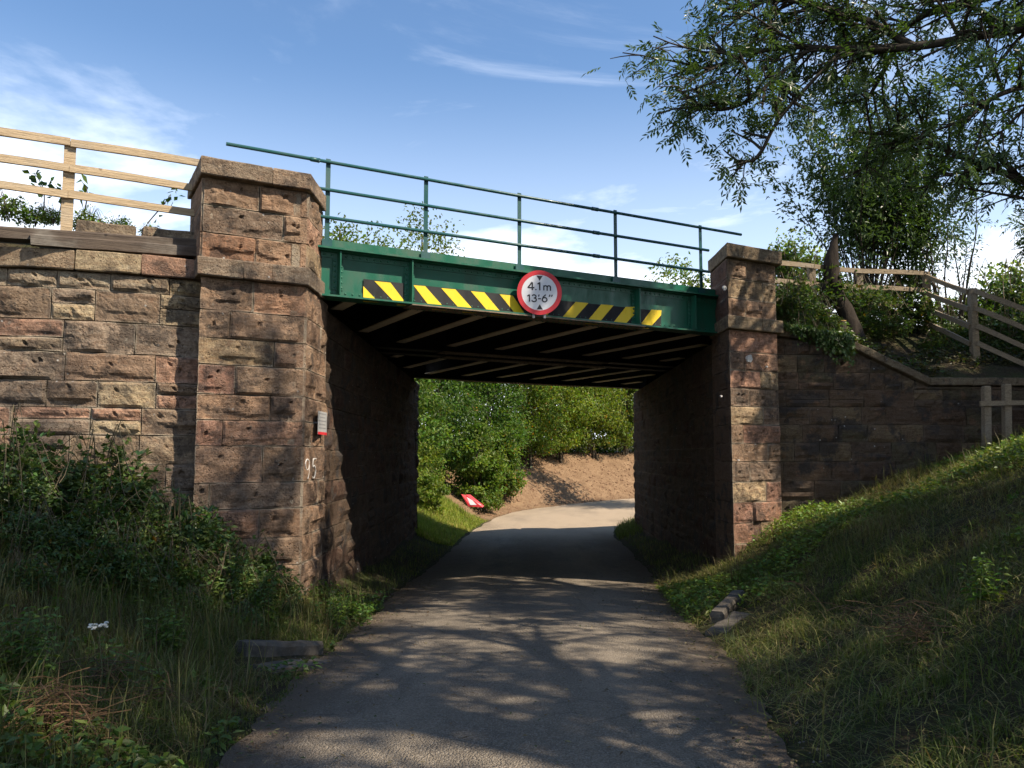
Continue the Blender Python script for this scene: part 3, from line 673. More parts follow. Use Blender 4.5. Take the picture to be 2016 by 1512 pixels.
# the curve runs from the pillar to the left, so its outward side is (-ty, tx)
LW = empty('wing_wall', (-5.5, 9.2, -0.3), 'curved red and grey sandstone wing wall below the new timber fence', 'wall', 'stone wing walls of the bridge')
PALW = [(1.36 * q[0], 1.32 * q[1], 1.28 * q[2]) for q in [(0.30, 0.235, 0.16), (0.225, 0.17, 0.12), (0.335, 0.210, 0.148), (0.365, 0.225, 0.155), (0.25, 0.20, 0.15), (0.20, 0.16, 0.12), (0.38, 0.31, 0.20), (0.27, 0.19, 0.13)]]
def left_wall_stones():
    r = np.random.default_rng(55); z = STR0; seed = 2000; i = 0
    for h in [0.20, 0.36, 0.36, 0.32, 0.30, 0.31, 0.33, 0.31, 0.32, 0.33, 0.33, 0.32]:
        u_ = -r.uniform(0, 0.35); i += 1
        while u_ < LLEN - 0.05:
            L = r.uniform(0.42, 0.95) if h > 0.25 else r.uniform(0.4, 0.7)
            a, b = max(u_, 0.0), min(u_ + L, LLEN); u_ = b
            if b - a < 0.08: continue
            zb, zt = z - h, z
            parts = [(zb, zt)] if r.random() > 0.25 or h < 0.28 else [(zb, zb + h * r.uniform(0.35, 0.6)), None]
            if len(parts) == 2: parts[1] = (parts[0][1], zt)
            for pa, pb in parts:
                seed += 1
                pal = PALW if z > 1.9 else [PALW[k] for k in (0, 1, 4, 5, 7)]
                c = pal[r.integers(len(pal))]
                if i == 1: c = [(0.42, 0.33, 0.19), (0.40, 0.33, 0.23), (0.36, 0.29, 0.20)][r.integers(3)]
                stone(LW, None, None, None, None, a, b, pa, pb, seed, res=0.03, bulge=0.05, hole=r.random() < 0.6, curve=lcurve, col=c, depth=0.18)
        z -= h
left_wall_stones()
# mortar backing, following the curve
us = np.linspace(0, LLEN, 40); Pc, Nc = lcurve(us); f0 = Pc - Nc * 0.045; b0 = Pc - Nc * 0.45
V = np.concatenate([f0 + ZV * -0.5, f0 + ZV * 3.88, b0 + ZV * 3.88, b0 + ZV * -0.5]); m_ = 40; i = np.arange(m_ - 1)
obj('mortar_core', V, [np.concatenate([np.stack([a * m_ + i, a * m_ + i + 1, ((a + 1) % 4) * m_ + i + 1, ((a + 1) % 4) * m_ + i], -1) for a in range(4)])], M['mortar'], LW)
# coping stones along the top
u_ = 0.0; k = 0; r = np.random.default_rng(8)
while u_ < LLEN - 0.05:
    L = r.uniform(0.55, 0.95); b = min(u_ + L, LLEN); k += 1
    pts = np.linspace(u_ + 0.004, b - 0.004, 5); Pc, Nc = lcurve(pts)
    poly = np.vstack([(Pc + Nc * 0.085)[:, :2], (Pc - Nc * 0.36)[::-1, :2]])
    rough_prism('coping_stone', poly[::-1], STR0 + 0.004, 3.905 + r.uniform(-0.012, 0.012), LW, M['stone'], 60 + k, tuple(np.array(PALW[[4, 2, 6, 0, 1][k % 5]]) * 0.95), jit=0.014)
    u_ = b
# right wing wall
RL = 8.2
RU = np.array([RWDIR[0], RWDIR[1], 0]); RN = np.array([RU[1], -RU[0], 0])
RO = np.array([RW0[0], RW0[1], 0])
RWW = empty('wing_wall', RO + RU * 3 + ZV * 0.3, 'sandstone wing wall coloured dark for shade, with stepped-down coping, right of the pillar', 'wall', 'stone wing walls of the bridge')
coursed(RWW, RO, RU, RN, -RN, RL, STR0 - 0.02, 0.2, [0.31, 0.31, 0.30, 0.30, 0.31, 0.30, 0.33, 0.33, 0.33], 4000, 0.38, 0.95, 0.05, 0.045, M['stone_dark'], topz=lambda u_: float(rcope(RO[0] + u_)) - 0.16, pal=[tuple(0.42 * v for v in q) for q in (PAL[0], PAL[2], PAL[5], PAL[6], (0.24, 0.21, 0.13))])  # stone colours lowered, painting the tree shade into the wall
us = np.linspace(0, RL, 34); zt = rcope(RO[0] + us) - 0.15
f0 = RO + RU * us[:, None] - RN * 0.045; b0 = RO + RU * us[:, None] - RN * 0.4
V = np.concatenate([f0 + ZV * 0.0, f0 + ZV * zt[:, None], b0 + ZV * zt[:, None], b0 + ZV * 0.0]); m_ = 34; i = np.arange(m_ - 1)
obj('mortar_core', V, [np.concatenate([np.stack([a * m_ + i, a * m_ + i + 1, ((a + 1) % 4) * m_ + i + 1, ((a + 1) % 4) * m_ + i], -1) for a in range(4)])], M['stone_dark'], RWW, color=(0.17, 0.14, 0.10))
def cope_piece(a, b, seed):
    za, zb = float(rcope(RO[0] + a)), float(rcope(RO[0] + b)); k = 6; us = np.linspace(a + 0.004, b - 0.004, k); V = []
    for u_, zz in zip(us, np.linspace(za, zb, k)):
        p = RO + RU * u_
        for off, dz in ((0.075, -0.135), (0.085, -0.12), (0.085, -0.015), (0.07, 0.0), (-0.33, 0.0), (-0.33, -0.14)): V.append(p + RN * off + ZV * (zz + dz))
    V = np.array(V); V += 0.010 * np.stack([0 * V[:, 0], fbm(V * 5 + seed, 3, 2), fbm(V * 4 + seed, 3, 3)], -1)
    Q = [(i * 6 + j, i * 6 + (j + 1) % 6, (i + 1) * 6 + (j + 1) % 6, (i + 1) * 6 + j) for i in range(k - 1) for j in range(6)]
    Q += [(0, 5, 4, 1), (1, 4, 3, 2)] + [(e, e + 1, e + 4, e + 5) for e in [(k - 1) * 6]] + [((k - 1) * 6 + 1, (k - 1) * 6 + 2, (k - 1) * 6 + 3, (k - 1) * 6 + 4)]
    obj('coping_stone', V, [np.array(Q)], M['stone_dark'], RWW, color=(0.22, 0.18, 0.12))
brk = [0.0, 0.65, 1.37, 2.05, 2.84, 3.6, 4.4, 5.2, 6.1, 7.1, 8.2]
for k in range(len(brk) - 1): cope_piece(brk[k], brk[k + 1], 90 + k)

# ---- abutment walls under the deck (sooty stone, palette darkened further to stand in for shade)
PAL_SHADE = [tuple(0.24 * v for v in PAL[q]) for q in (0, 2, 5, 8)]
AL = empty('abutment_wall', (LRR[0], 16.5, -0.8), 'dark rough sandstone abutment wall under the deck, beside the pillar painted 95', 'wall', 'abutment walls under the deck')
aL0 = np.array([LRR[0] - 0.03, LRR[1] + 0.005, 0]); LENL = 22.85 - aL0[1]
aLd = np.array([-0.0045, 1, 0]); aLd /= np.linalg.norm(aLd); aLn = np.array([aLd[1], -aLd[0], 0])
coursed(AL, aL0, aLd, aLn, -aLn, LENL, 3.62, -0.85, [0.36, 0.33, 0.31, 0.345, 0.30, 0.30, 0.43, 0.31, 0.345, 0.33, 0.34], 6000, 0.6, 1.25, 0.07, 0.06, M['stone_dark'], pal=PAL_SHADE, holes=False)
b = MB(); b.box(aL0 - aLn * 0.045 + ZV * -1.0, aLd * LENL, -aLn * 0.8, ZV * 4.63); b.build('mortar_core', M['mortar'], AL)
AR = empty('abutment_wall', (RRL[0], 19, -0.8), 'dark rough sandstone abutment wall under the deck, beside the lichen-spotted pillar', 'wall', 'abutment walls under the deck')
aR0 = np.array([RRL[0] + 0.03, RRL[1] + 0.005, 0]); aR1 = np.array([3.95, 26.55, 0]); LENR = np.linalg.norm(aR1 - aR0); aRd = (aR1 - aR0) / LENR; aRn = np.array([-aRd[1], aRd[0], 0])
coursed(AR, aR0, aRd, aRn, -aRn, LENR, 3.62, -0.85, [0.36, 0.31, 0.30, 0.30, 0.30, 0.31, 0.30, 0.33, 0.33, 0.34, 0.33, 0.33], 7000, 0.6, 1.25, 0.07, 0.05, M['stone_dark'], pal=PAL_SHADE, holes=False)
b = MB(); b.box(aR0 - aRn * 0.045 + ZV * -1.0, aRd * LENR, -aRn * 0.8, ZV * 4.63); b.build('mortar_core', M['mortar'], AR)

# ------------------------------------------------------------------ steel spans
def onz(px, py, z): d = ray(px, py); return CAM + d * ((z - 1.6) / d[2])
def tof(P): return float((P - G0) @ g)
def nof(P): return float((P - G0) @ n)
def gbox(mb, t0, t1, n0, n1, z0, z1): mb.box(tn(t0, n0, z0), g * (t1 - t0), n * (n1 - n0), ZV * (z1 - z0))
def one(name, parent, m, *a):
    b = MB(); gbox(b, *a); return b.build(name, m, parent)
def dome(mb, P, N_, r=0.014, k=7):
    N_ = np.asarray(N_, float); ref = ZV if abs(N_[2]) < 0.9 else XV
    U = np.cross(N_, ref); U /= np.linalg.norm(U); W_ = np.cross(N_, U); a = np.arange(k) * 2 * math.pi / k
    r0 = P + r * (np.cos(a)[:, None] * U + np.sin(a)[:, None] * W_)
    r1 = P + N_ * r * 0.55 + 0.72 * r * (np.cos(a)[:, None] * U + np.sin(a)[:, None] * W_)
    V = np.vstack([r0, r1, [P + N_ * r * 0.85]]); j = np.arange(k); j2 = (j + 1) % k
    mb.add(V, np.stack([j, j2, k + j2, k + j], -1), np.stack([k + j, k + j2, np.full(k, 2 * k)], -1))
ZB, ZT = 3.70, 4.50
def girder(parent, nn, out, m, decorated, rust_t=(-2.15, 1.92), t0=-3.62, t1=4.05):
    sk = -nn * 0.5543; t0 += sk; t1 += sk - 0.05 * nn; rust_t = (rust_t[0] + sk, rust_t[1] + sk)   # ends follow the skewed abutments
    """plate girder with its web at offset nn; out = +1/-1: side that carries the stiffeners"""
    web = one('girder', parent, m, t0, t1, nn - 0.008, nn + 0.008, ZB + 0.026, 4.334)
    one('top_flange', web, m, t0 - 0.02, t1 + 0.02, nn - 0.18, nn + 0.18, 4.336, 4.362)
    one('upstand_plate', web, m, t0 - 0.01, t1 + 0.01, nn - 0.006, nn + 0.006, 4.364, ZT)
    one('bottom_flange', web, m, t0 - 0.02, t1 + 0.02, nn - 0.16, nn + 0.16, ZB, ZB + 0.024)
    one('flange_plate', web, M['rust'], rust_t[0], rust_t[1], nn - 0.175, nn + 0.175, ZB - 0.018, ZB - 0.002)
    for zz, d in ((ZB + 0.026, 1), (4.334, -1)):            # angles joining web and flanges
        b = MB(); s = out
        n0, n1 = (nn + s * 0.010, nn + s * 0.085); gbox(b, t0, t1, min(n0, n1), max(n0, n1), min(zz, zz + d * 0.010), max(zz, zz + d * 0.010))
        n0, n1 = (nn + s * 0.010, nn + s * 0.020); gbox(b, t0, t1, min(n0, n1), max(n0, n1), min(zz + d * 0.010, zz + d * 0.085), max(zz + d * 0.010, zz + d * 0.085))
        b.build('flange_angle', m, web)
    sts = [-3.17, -2.14, 1.83, 3.02] if decorated else [q + sk for q in (-3.1, -2.1, -1.1, -0.1, 0.9, 1.9, 2.9)]
    riv = MB()
    for t in sts:
        b = MB(); s = out
        def yb(a, c): return (min(nn + s * a, nn + s * c), max(nn + s * a, nn + s * c))
        gbox(b, t - 0.009, t + 0.009, *yb(0.021, 0.150), ZB + 0.040, 4.320)
        gbox(b, t + 0.0091, t + 0.075, *yb(0.021, 0.031), ZB + 0.115, 4.245)
        gbox(b, t - 0.075, t - 0.0091, *yb(0.021, 0.031), ZB + 0.115, 4.245)
        b.build('stiffener', m, web)
        if decorated:
            for dz in np.linspace(ZB + 0.15, 4.21, 6):
                for du in (-0.047, 0.047): dome(riv, tn(t + du, nn + s * 0.031, dz), n * s, 0.018)
    if decorated:
        for t in np.arange(t0 + 0.06, t1, 0.10):
            dome(riv, tn(t, nn + out * 0.020, 4.285), n * out, 0.015); dome(riv, tn(t, nn + out * 0.020, ZB + 0.075), n * out, 0.015)
    for t in np.arange(rust_t[0] + 0.05, rust_t[1], 0.105):
        for off in (-0.145, -0.10, 0.10, 0.145): dome(riv, tn(t + (0.05 if abs(off) > 0.12 else 0), nn + off, ZB - 0.018), -ZV, 0.016, 6)
    r_ = riv.build('rivet', m if decorated else M['rust'], web, smooth=True, kind='stuff')
    return web
def span(label, nA, nB, matA, decorated, strip_t):
    base = tn(0.2, (nA + nB) / 2, ZB - 0.05)
    S = empty('bridge_span', base, label, 'bridge', 'parallel steel spans of the bridge')
    gA = girder(S, nA, 1, matA, decorated); gB = girder(S, nB, -1, M['soot'], False)
    def para(nm, m, a0, a1, nA_, nB_, z0, z1):
        b = MB(); b.prism(np.array([tn(a0 - nA_ * 0.5543, nA_, z0), tn(a1 - nA_ * 0.5543, nA_, z0), tn(a1 - nB_ * 0.5543, nB_, z0), tn(a0 - nB_ * 0.5543, nB_, z0)]), ZV * (z1 - z0)); return b.build(nm, m, S)
    para('deck_plate', M['soot'], -4.0, 4.8, nA - 0.02 if decorated else -4.885, nB + 0.02, 4.20, 4.26)
    if decorated: para('joint_cover', M['soot'], -4.0, 4.8, nB - 0.02, -4.875, 4.20, 4.26)
    para('ballast_bed', M['ballast'], -3.66, 4.1, nA - 0.20, nB + 0.20, 4.263, 4.42)
    for t in strip_t:
        hi_ = min(nA, (3.95 - 0.4155 - 0.8746 * t) / 0.4848); lo_ = max(nB, (-2.75 - 0.4155 - 0.8746 * t) / 0.4848)
        if hi_ - lo_ < 0.7: continue
        b = MB(); gbox(b, t - 0.007, t + 0.007, lo_ + 0.03, hi_ - 0.03, 3.82, 4.198)
        w = b.build('cross_girder', M['soot'], S)
        one('bottom_flange', w, M['flange'], t - 0.095, t + 0.095, lo_ + 0.185, hi_ - 0.185, 3.80, 3.818)
    return S, gA
M['ballast'] = m_simple('track_ballast', (0.16, 0.14, 0.12), (0.09, 0.08, 0.07), 25, 0.95, 0.03, 0.1)
s1 = sorted(tof(onz(px, py, 3.80)) for px, py in [(870, 687), (1002, 693), (1089, 702), (1180, 705)])
st1 = [s1[0] + 1.09 * k for k in range(-5, 9)]
st2 = [tof(onz(1005, 754, 3.80)) + 1.09 * k for k in range(-8, 12)]
SPA, GA = span('green riveted plate girder span with hazard stripes and railing', 0.0, -4.5, M['green'], True, st1)
SPB, GB = span('sooty black girder span lying behind the green striped span', -5.25, -9.95, M['soot'], False, st2)

# hazard boards: black panels with yellow stripes on the web
HZ = 0.0215
def pxquad(pts, off): return np.array([pl(x, y, tn(0, off), n) for x, y in pts])
for t0, t1 in ((-2.81, -2.225), (-2.06, -0.02), (0.02, 1.745), (1.915, 2.36)):
    one('hazard_panel', GA, M['black'], t0, t1, HZ, HZ + 0.006, ZB + 0.038, 4.005)
c4 = lambda L: [(600 + x / 4.032, 440 + y / 4.032) for x, y in L]; c5 = lambda L: [(1000 + x / 4.032, 440 + y / 4.032) for x, y in L]
stripes = [c4([(464, 497), (588, 628), (464, 622)]), c4([(553, 457), (680, 470), (801, 630), (801, 652), (735, 648)]), c4([(862, 490), (955, 497), (1125, 690), (1010, 683)]),
           c4([(1083, 513), (1195, 523), (1362, 712), (1255, 707)]), c4([(1318, 537), (1425, 547), (1580, 733), (1480, 728)]), c4([(1547, 562), (1650, 572), (1765, 745), (1690, 740)]),
           c5([(537, 622), (638, 632), (505, 780), (405, 775)]), c5([(740, 642), (838, 650), (710, 803), (610, 797)]), c5([(935, 662), (1003, 662), (1003, 722), (910, 820), (815, 813)]),
           c5([(1140, 684), (1218, 690), (1215, 728), (1115, 838), (1070, 832), (1060, 790)]), c5([(330, 622), (410, 618), (300, 738), (215, 740)])]
for s in stripes:
    b = MB(); q = pxquad(s, HZ + 0.0075); b.prism(q[::-1], n * 0.003); b.build('hazard_stripe', M['yellow'], GA)

# ------------------------------------------------------------------ handrail on the girder
HR = empty('handrail', tn(0, 0.03, 4.36), 'green tubular three-bar handrail standing on the striped girder', 'railing')
for t in (-3.33, -1.90, -0.36, 1.44, 3.26):
    b = MB(); gbox(b, t - 0.032, t + 0.032, 0.020, 0.028, 4.364, 5.60); gbox(b, t + 0.0242, t + 0.0322, -0.045, 0.0199, 4.38, 5.585)
    b.build('post', M['rail'], HR)
    b = MB(); gbox(b, t - 0.07, t + 0.07, 0.029, 0.040, 4.375, 4.49)
    b.build('foot_plate', M['rail'], HR)
for z, a, c in ((5.55, -4.66, 4.20), (5.165, -3.75, 3.42), (4.785, -3.75, 3.42)):
    b = MB(); b.tube([tn(a, 0.052, z), tn((a + c) / 2, 0.052, z - 0.006), tn(c, 0.052, z)], 0.0235, 10); b.build('rail', M['rail'], HR, smooth=True)
    for tcp in ((-3.52, 1.02) if z > 5.5 else (1.04,)):
        b = MB(); b.tube([tn(tcp - 0.06, 0.052, z - 0.004), tn(tcp + 0.06, 0.052, z - 0.004)], 0.031, 10); b.build('coupler', M['rail'], HR, smooth=True)

# ------------------------------------------------------------------ round height sign
SC = pl(1062, 576, tn(0, 0.26), n); SR = 0.338
SN = np.array([0.10, -1.0, 0.0]); SN /= np.linalg.norm(SN); SU = np.array([-SN[1], SN[0], 0.0])
SG = empty('height_limit_sign', SC - ZV * SR, 'round white sign with red rim reading 4.1m and 13 feet 6 inches', 'sign')
def disc(name, r0, r1, off, th, m, k=64):
    a = np.arange(k) * 2 * math.pi / k; d = np.cos(a)[:, None] * SU + np.sin(a)[:, None] * ZV; P = SC + SN * off; b = MB()
    if r0 == 0: b.prism(P + d * r1, SN * th)
    else:
        V = np.vstack([P + d * r0, P + d * r1, P + d * r1 + SN * th, P + d * r0 + SN * th]); j = np.arange(k); j2 = (j + 1) % k
        b.add(V, np.concatenate([np.stack([x * k + j, x * k + j2, ((x + 1) % 4) * k + j2, ((x + 1) % 4) * k + j], -1) for x in range(4)]))
    return b.build(name, m, SG)
disc('back_plate', 0, SR, -0.006, 0.005, M['sign_back']); disc('white_face', 0, SR * 0.815, 0.0, 0.002, M['sign_white']); disc('red_rim', SR * 0.80, SR, 0.0, 0.004, M['sign_red'])
def sp(px, py, off): return SC + SU * (px * SR) + ZV * (py * SR) + SN * off
for s in (1, -1):
    b = MB(); tri = [sp(-0.13, 0.76 * s, 0.0028), sp(0.15, 0.76 * s, 0.0028), sp(0.01, 0.53 * s, 0.0028)]
    b.prism(np.array(tri if s < 0 else tri[::-1]), SN * 0.0015); b.build('arrow_head', M['sign_black'], SG)
def glyph(ch, x, y, h, w, th=0.165):
    """heavy sign lettering drawn as strokes of even thickness"""
    arc = lambda cx, cy, rx, ry, a0, a1, k=14: [(cx + rx * math.cos(math.radians(t)), cy + ry * math.sin(math.radians(t))) for t in np.linspace(a0, a1, k)]
    S = {'4': [[(0.98, 0.30), (0.06, 0.30), (0.66, 0.94)], [(0.70, 0.0), (0.70, 0.94)]], '1': [[(0.15, 0.72), (0.55, 0.93)], [(0.55, 0.0), (0.55, 0.95)]], '.': [[(0.5, 0.01), (0.5, 0.15)]],
         '3': [arc(0.46, 0.70, 0.36, 0.22, 150, -85), arc(0.46, 0.27, 0.42, 0.25, 85, -155)], '6': [arc(0.5, 0.30, 0.40, 0.28, 0, 360, 24), [(0.13, 0.36), (0.28, 0.68), (0.68, 0.95)]],
         'm': [[(0.10, 0.0), (0.10, 0.66)], arc(0.31, 0.42, 0.20, 0.20, 180, 0, 9) + [(0.51, 0.0)], arc(0.72, 0.42, 0.20, 0.20, 180, 0, 9) + [(0.92, 0.0)]],
         "'": [[(0.55, 0.98), (0.35, 0.70)]], '-': [[(0.1, 0.42), (0.9, 0.42)]], '"': [[(0.40, 0.98), (0.22, 0.70)], [(0.82, 0.98), (0.64, 0.70)]]}[ch]
    b = MB(); hw = th * h / 2
    for si, st in enumerate(S):
        P = np.array([(x + px * w, y + py * h) for px, py in st], float); T = np.gradient(P, axis=0) if len(P) > 3 else None
        for i in range(len(P) - 1):
            d = P[i + 1] - P[i]; L = np.hypot(*d); d = d / L; nn_ = np.array([-d[1], d[0]]); e = hw * (0.55 if len(P) > 3 else 0.35 if len(P) == 3 else 0.0)
            a0, a1 = P[i] - d * e, P[i + 1] + d * e; q = [a0 - nn_ * hw, a1 - nn_ * hw, a1 + nn_ * hw, a0 + nn_ * hw]
            off = 0.0030 + 0.0003 * (i % 3) + 0.0009 * si
            b.prism(np.array([SC + SU * p[0] * SR + ZV * p[1] * SR + SN * off for p in q])[::-1], SN * 0.0004)
    b.build('lettering', M['sign_black'], SG)
for ch, x, y, h, w in [('4', -0.53, 0.10, 0.38, 0.30), ('.', -0.21, 0.10, 0.38, 0.10), ('1', -0.12, 0.10, 0.38, 0.24), ('m', 0.16, 0.10, 0.34, 0.36),
                       ('1', -0.58, -0.42, 0.34, 0.24), ('3', -0.36, -0.42, 0.34, 0.25), ("'", -0.10, -0.42, 0.34, 0.16), ('-', -0.08, -0.42, 0.34, 0.16), ('6', 0.10, -0.42, 0.34, 0.26), ('"', 0.38, -0.42, 0.34, 0.24)]:
    glyph(ch, x, y, h, w)
for du in (-0.5, 0.5):
    b = MB(); p = SC + SU * du * SR * 0.5 - SN * 0.007; b.box(p - SU * 0.02 - ZV * 0.20, SU * 0.04, -SN * 0.20, ZV * 0.03); b.build('bracket', M['sign_back'], SG)
    b = MB(); b.box(p - SU * 0.02 - ZV * 0.385, SU * 0.035, -SN * 0.02, ZV * 0.18); b.build('bracket', M['sign_back'], SG)

# identity plate and painted number on the left pillar
XP = LFR[0] + 0.078
PLT = empty('notice_plate', (XP, 10.7, 1.88), 'small white notice plate with red edge on the pillar side', 'plate')
b = MB(); b.box((XP, 10.42, 1.87), (0.004, 0, 0), (0, 0.50, 0), (0, 0, 0.30)); b.build('plate', M['dull_white'], PLT)
b = MB(); b.box((XP + 0.0045, 10.42, 1.87), (0.002, 0, 0), (0, 0.50, 0), (0, 0, 0.035)); b.build('red_border', M['sign_red'], PLT)
for k, (a, w) in enumerate([(0.05, 0.38), (0.09, 0.30), (0.04, 0.40), (0.07, 0.33), (0.06, 0.36)]):
    b = MB(); b.box((XP + 0.0045, 10.42 + a, 2.135 - k * 0.046), (0.0015, 0, 0), (0, w, 0), (0, 0, 0.011)); b.build('text_line', M['sign_back'], PLT)
for yy in (10.5, 10.85):
    b = MB(); b.tube([(XP - 0.001, yy, 2.02), (XP - 0.09, yy, 2.02)], 0.012, 6); b.build('fixing', M['sign_back'], PLT)
def digit(pts, y0, z0, w, h):
    pts = smooth_poly(pts, 26); X0 = LFR[0] + 0.028; b = MB(); P = np.array([(X0, y0 + p[0] * w, z0 + p[1] * h) for p in pts])
    T = np.gradient(P, axis=0); T /= np.linalg.norm(T, axis=1)[:, None]; S_ = np.cross(T, XV); hw = 0.008 * (0.8 + 0.5 * vnoise(P * 40, 3))[:, None]
    V = np.vstack([P + S_ * hw, P - S_ * hw, P + S_ * hw - XV * 0.012, P - S_ * hw - XV * 0.012]); k = len(P); i = np.arange(k - 1)
    b.add(V, np.vstack([np.stack([i, i + 1, k + i + 1, k + i], -1), np.stack([i, 2 * k + i, 2 * k + i + 1, i + 1], -1), np.stack([k + i, k + i + 1, 3 * k + i + 1, 3 * k + i], -1)]))
    return b.build('painted_digit', M['chalk'], LP)
digit([(0.42 + 0.36 * math.cos(t), 0.72 + 0.26 * math.sin(t)) for t in np.linspace(0, 2 * math.pi, 10)] + [(0.80, 0.45), (0.62, 0.0)], 10.05, 1.31, 0.25, 0.25)
digit([(0.95, 1.0), (0.35, 0.97), (0.25, 0.60), (0.60, 0.64), (0.88, 0.36), (0.60, 0.03), (0.15, 0.08)], 10.38, 1.31, 0.24, 0.25)

# ------------------------------------------------------------------ timber fences
def wpost(parent, base, top, w, m, ax=g):
    """square post with slightly bevelled top"""
    ax = np.asarray(ax, float); cr = np.cross(ZV, ax); b = MB(); base = np.asarray(base, float); top = np.asarray(top, float)
    V = []
    for P, s in ((base, 1), (top - ZV * 0.02, 1), (top, 0.8)):
        for a, c in ((-1, -1), (1, -1), (1, 1), (-1, 1)): V.append(P + ax * a * w / 2 * s + cr * c * w / 2 * s)
    Q = [(r * 4 + j, r * 4 + (j + 1) % 4, r * 4 + 4 + (j + 1) % 4, r * 4 + 4 + j) for r in (0, 1) for j in range(4)] + [(8, 9, 10, 11), (3, 2, 1, 0)]
    b.add(V, Q); return b.build('post', m, parent)
def wrail(parent, A, B, h, th, m, seed=0):
    A = np.asarray(A, float); B = np.asarray(B, float); d = B - A; L = np.linalg.norm(d); d /= L; sd_ = np.cross(d, ZV); sd_ /= np.linalg.norm(sd_); upd = np.cross(sd_, d)
    k = 8; V = []
    for i in range(k):
        s = i / (k - 1); P = A + d * L * s + upd * 0.012 * math.sin(s * 3.1 + seed) + sd_ * 0.008 * math.sin(2.3 * s + seed * 2)
        hh = h * (1 + 0.05 * math.sin(5 * s + seed)) / 2
        for a, c in ((-1, -1), (1, -1), (1, 1), (-1, 1)): V.append(P + sd_ * a * th / 2 + upd * c * hh)
    Q = [(r * 4 + j, r * 4 + (j + 1) % 4, r * 4 + 4 + (j + 1) % 4, r * 4 + 4 + j) for r in range(k - 1) for j in range(4)] + [(3, 2, 1, 0), ((k - 1) * 4, (k - 1) * 4 + 1, (k - 1) * 4 + 2, (k - 1) * 4 + 3)]
    b = MB(); b.add(V, Q); return b.build('rail', m, parent)
FN = -0.05
pB, pT = pl(131, 442, tn(0, FN), n), pl(129, 279, tn(0, FN), n); tp = tof(pB)
FLf = empty('timber_fence', pB, 'new pale post and rail fence above the curved wing wall', 'fence', 'timber fences on the embankment')
for dt in (-3.6, -1.8, 0.0, 1.62):
    wpost(FLf, tn(tp + dt, FN, pB[2] - 0.5), tn(tp + dt, FN, pT[2]), 0.125, M['wood_new'])
for k, (ya, yb_) in enumerate([(282, 282), (334, 334), (385, 385)]):
    zc_ = pl(131, ya + (0, 0, 0)[k], tn(0, FN + 0.05), n)[2]
    for t0, t1 in ((tp - 3.62, tp - 1.81), (tp - 1.80, tp - 0.002), (tp + 0.002, tp + 1.66)):
        wrail(FLf, tn(t0, FN + 0.085, zc_), tn(t1, FN + 0.085, zc_ + 0.0), 0.088, 0.04, M['wood_new'], k + t0)
# right fence: level along the track, then turning down the bank
RFP = [(1490, 600, 512, 15.05), (1597, 598, 521, 15.8), (1690, 600, 530, 16.4), (1823, 665, 536, 17.0), (1913, 742, 568, 15.3), (2034, 790, 616, 14.85), (2150, 830, 668, 14.6)]
FRf = empty('timber_fence', dep(1823, 660, 17.0), 'weathered grey post and rail fence stepping down the overgrown bank', 'fence', 'timber fences on the embankment')
bs = [dep(x, b_, d) for x, b_, t_, d in RFP]; ts = [dep(x, t_, d) for x, b_, t_, d in RFP]
for b_, t_ in zip(bs, ts): wpost(FRf, np.array([t_[0], t_[1], b_[2] - 0.4]), t_, 0.125, M['wood_grey'], XV)
for i in range(len(ts) - 1):
    for k, dz in enumerate((0.055, 0.40, 0.74) if i < 3 else (0.055, 0.40, 0.74, 1.06)):
        A_, B_ = ts[i] - ZV * dz, ts[i + 1] - ZV * dz; off = np.array([0, -0.085, 0])
        if i == 3: off = np.array([-0.085, 0, 0]) * 1.0
        wrail(FRf, A_ + off, B_ + off, 0.09, 0.04, M['wood_grey'], i * 3 + k)
OF = empty('old_fence', dep(1980, 850, 13.75), 'short dark broken fence in front of the right wing wall', 'fence')
for x, t_, b_ in ((1941, 760, 850), (1981, 756, 850), (2080, 760, 850)): wpost(OF, dep(x, b_, 13.75) - ZV * 0.25, dep(x, t_, 13.75), 0.11, M['wood_grey'], XV)
wrail(OF, dep(1930, 796, 13.66), dep(2100, 788, 13.66), 0.08, 0.04, M['wood_grey'], 2)

# ------------------------------------------------------------------ sleepers and loose blocks on the left wall top
def sleeper(pa, pb, nn, h, w, label, seed):
    A, B = pl(*pa, tn(0, nn), n), pl(*pb, tn(0, nn), n); d = B - A; L = np.linalg.norm(d); d /= L; k = 26; V = []
    cr = -n; upd = np.cross(cr, d) * -1
    if upd[2] < 0: upd = -upd
    sec = [(0, -0.02), (0.02, 0), (w - 0.02, 0), (w, -0.02), (w, -h), (0, -h)]
    for i in range(k):
        P = A + d * L * i / (k - 1)
        for a, c in sec: V.append(P + cr * a + upd * c)
    V = np.array(V); V += 0.007 * np.stack([fbm(V * [2, 2, 12] + seed, 3, 1)] * 3, -1) * [0.6, 1, 1]
    m = len(sec); Q = [(r * m + j, r * m + (j + 1) % m, r * m + m + (j + 1) % m, r * m + m + j) for r in range(k - 1) for j in range(m)]
    Q += [(0, 1, 2, 3), (0, 3, 4, 5), tuple((k - 1) * m + q for q in (3, 2, 1, 0)), tuple((k - 1) * m + q for q in (5, 4, 3, 0))]
    o = obj('timber_sleeper', V, [np.array(Q)], M['sleeper']); tag(o, label, 'sleeper', 'old sleepers along the wall top'); return o
sleeper((-120, 436), (389, 470), 0.30, 0.13, 0.22, 'long dark timber sleeper lying under the pale fence post', 1)
sleeper((60, 458), (389, 484), 0.36, 0.13, 0.10, 'cracked dark sleeper lying on the coping stones, butting the pillar', 2)
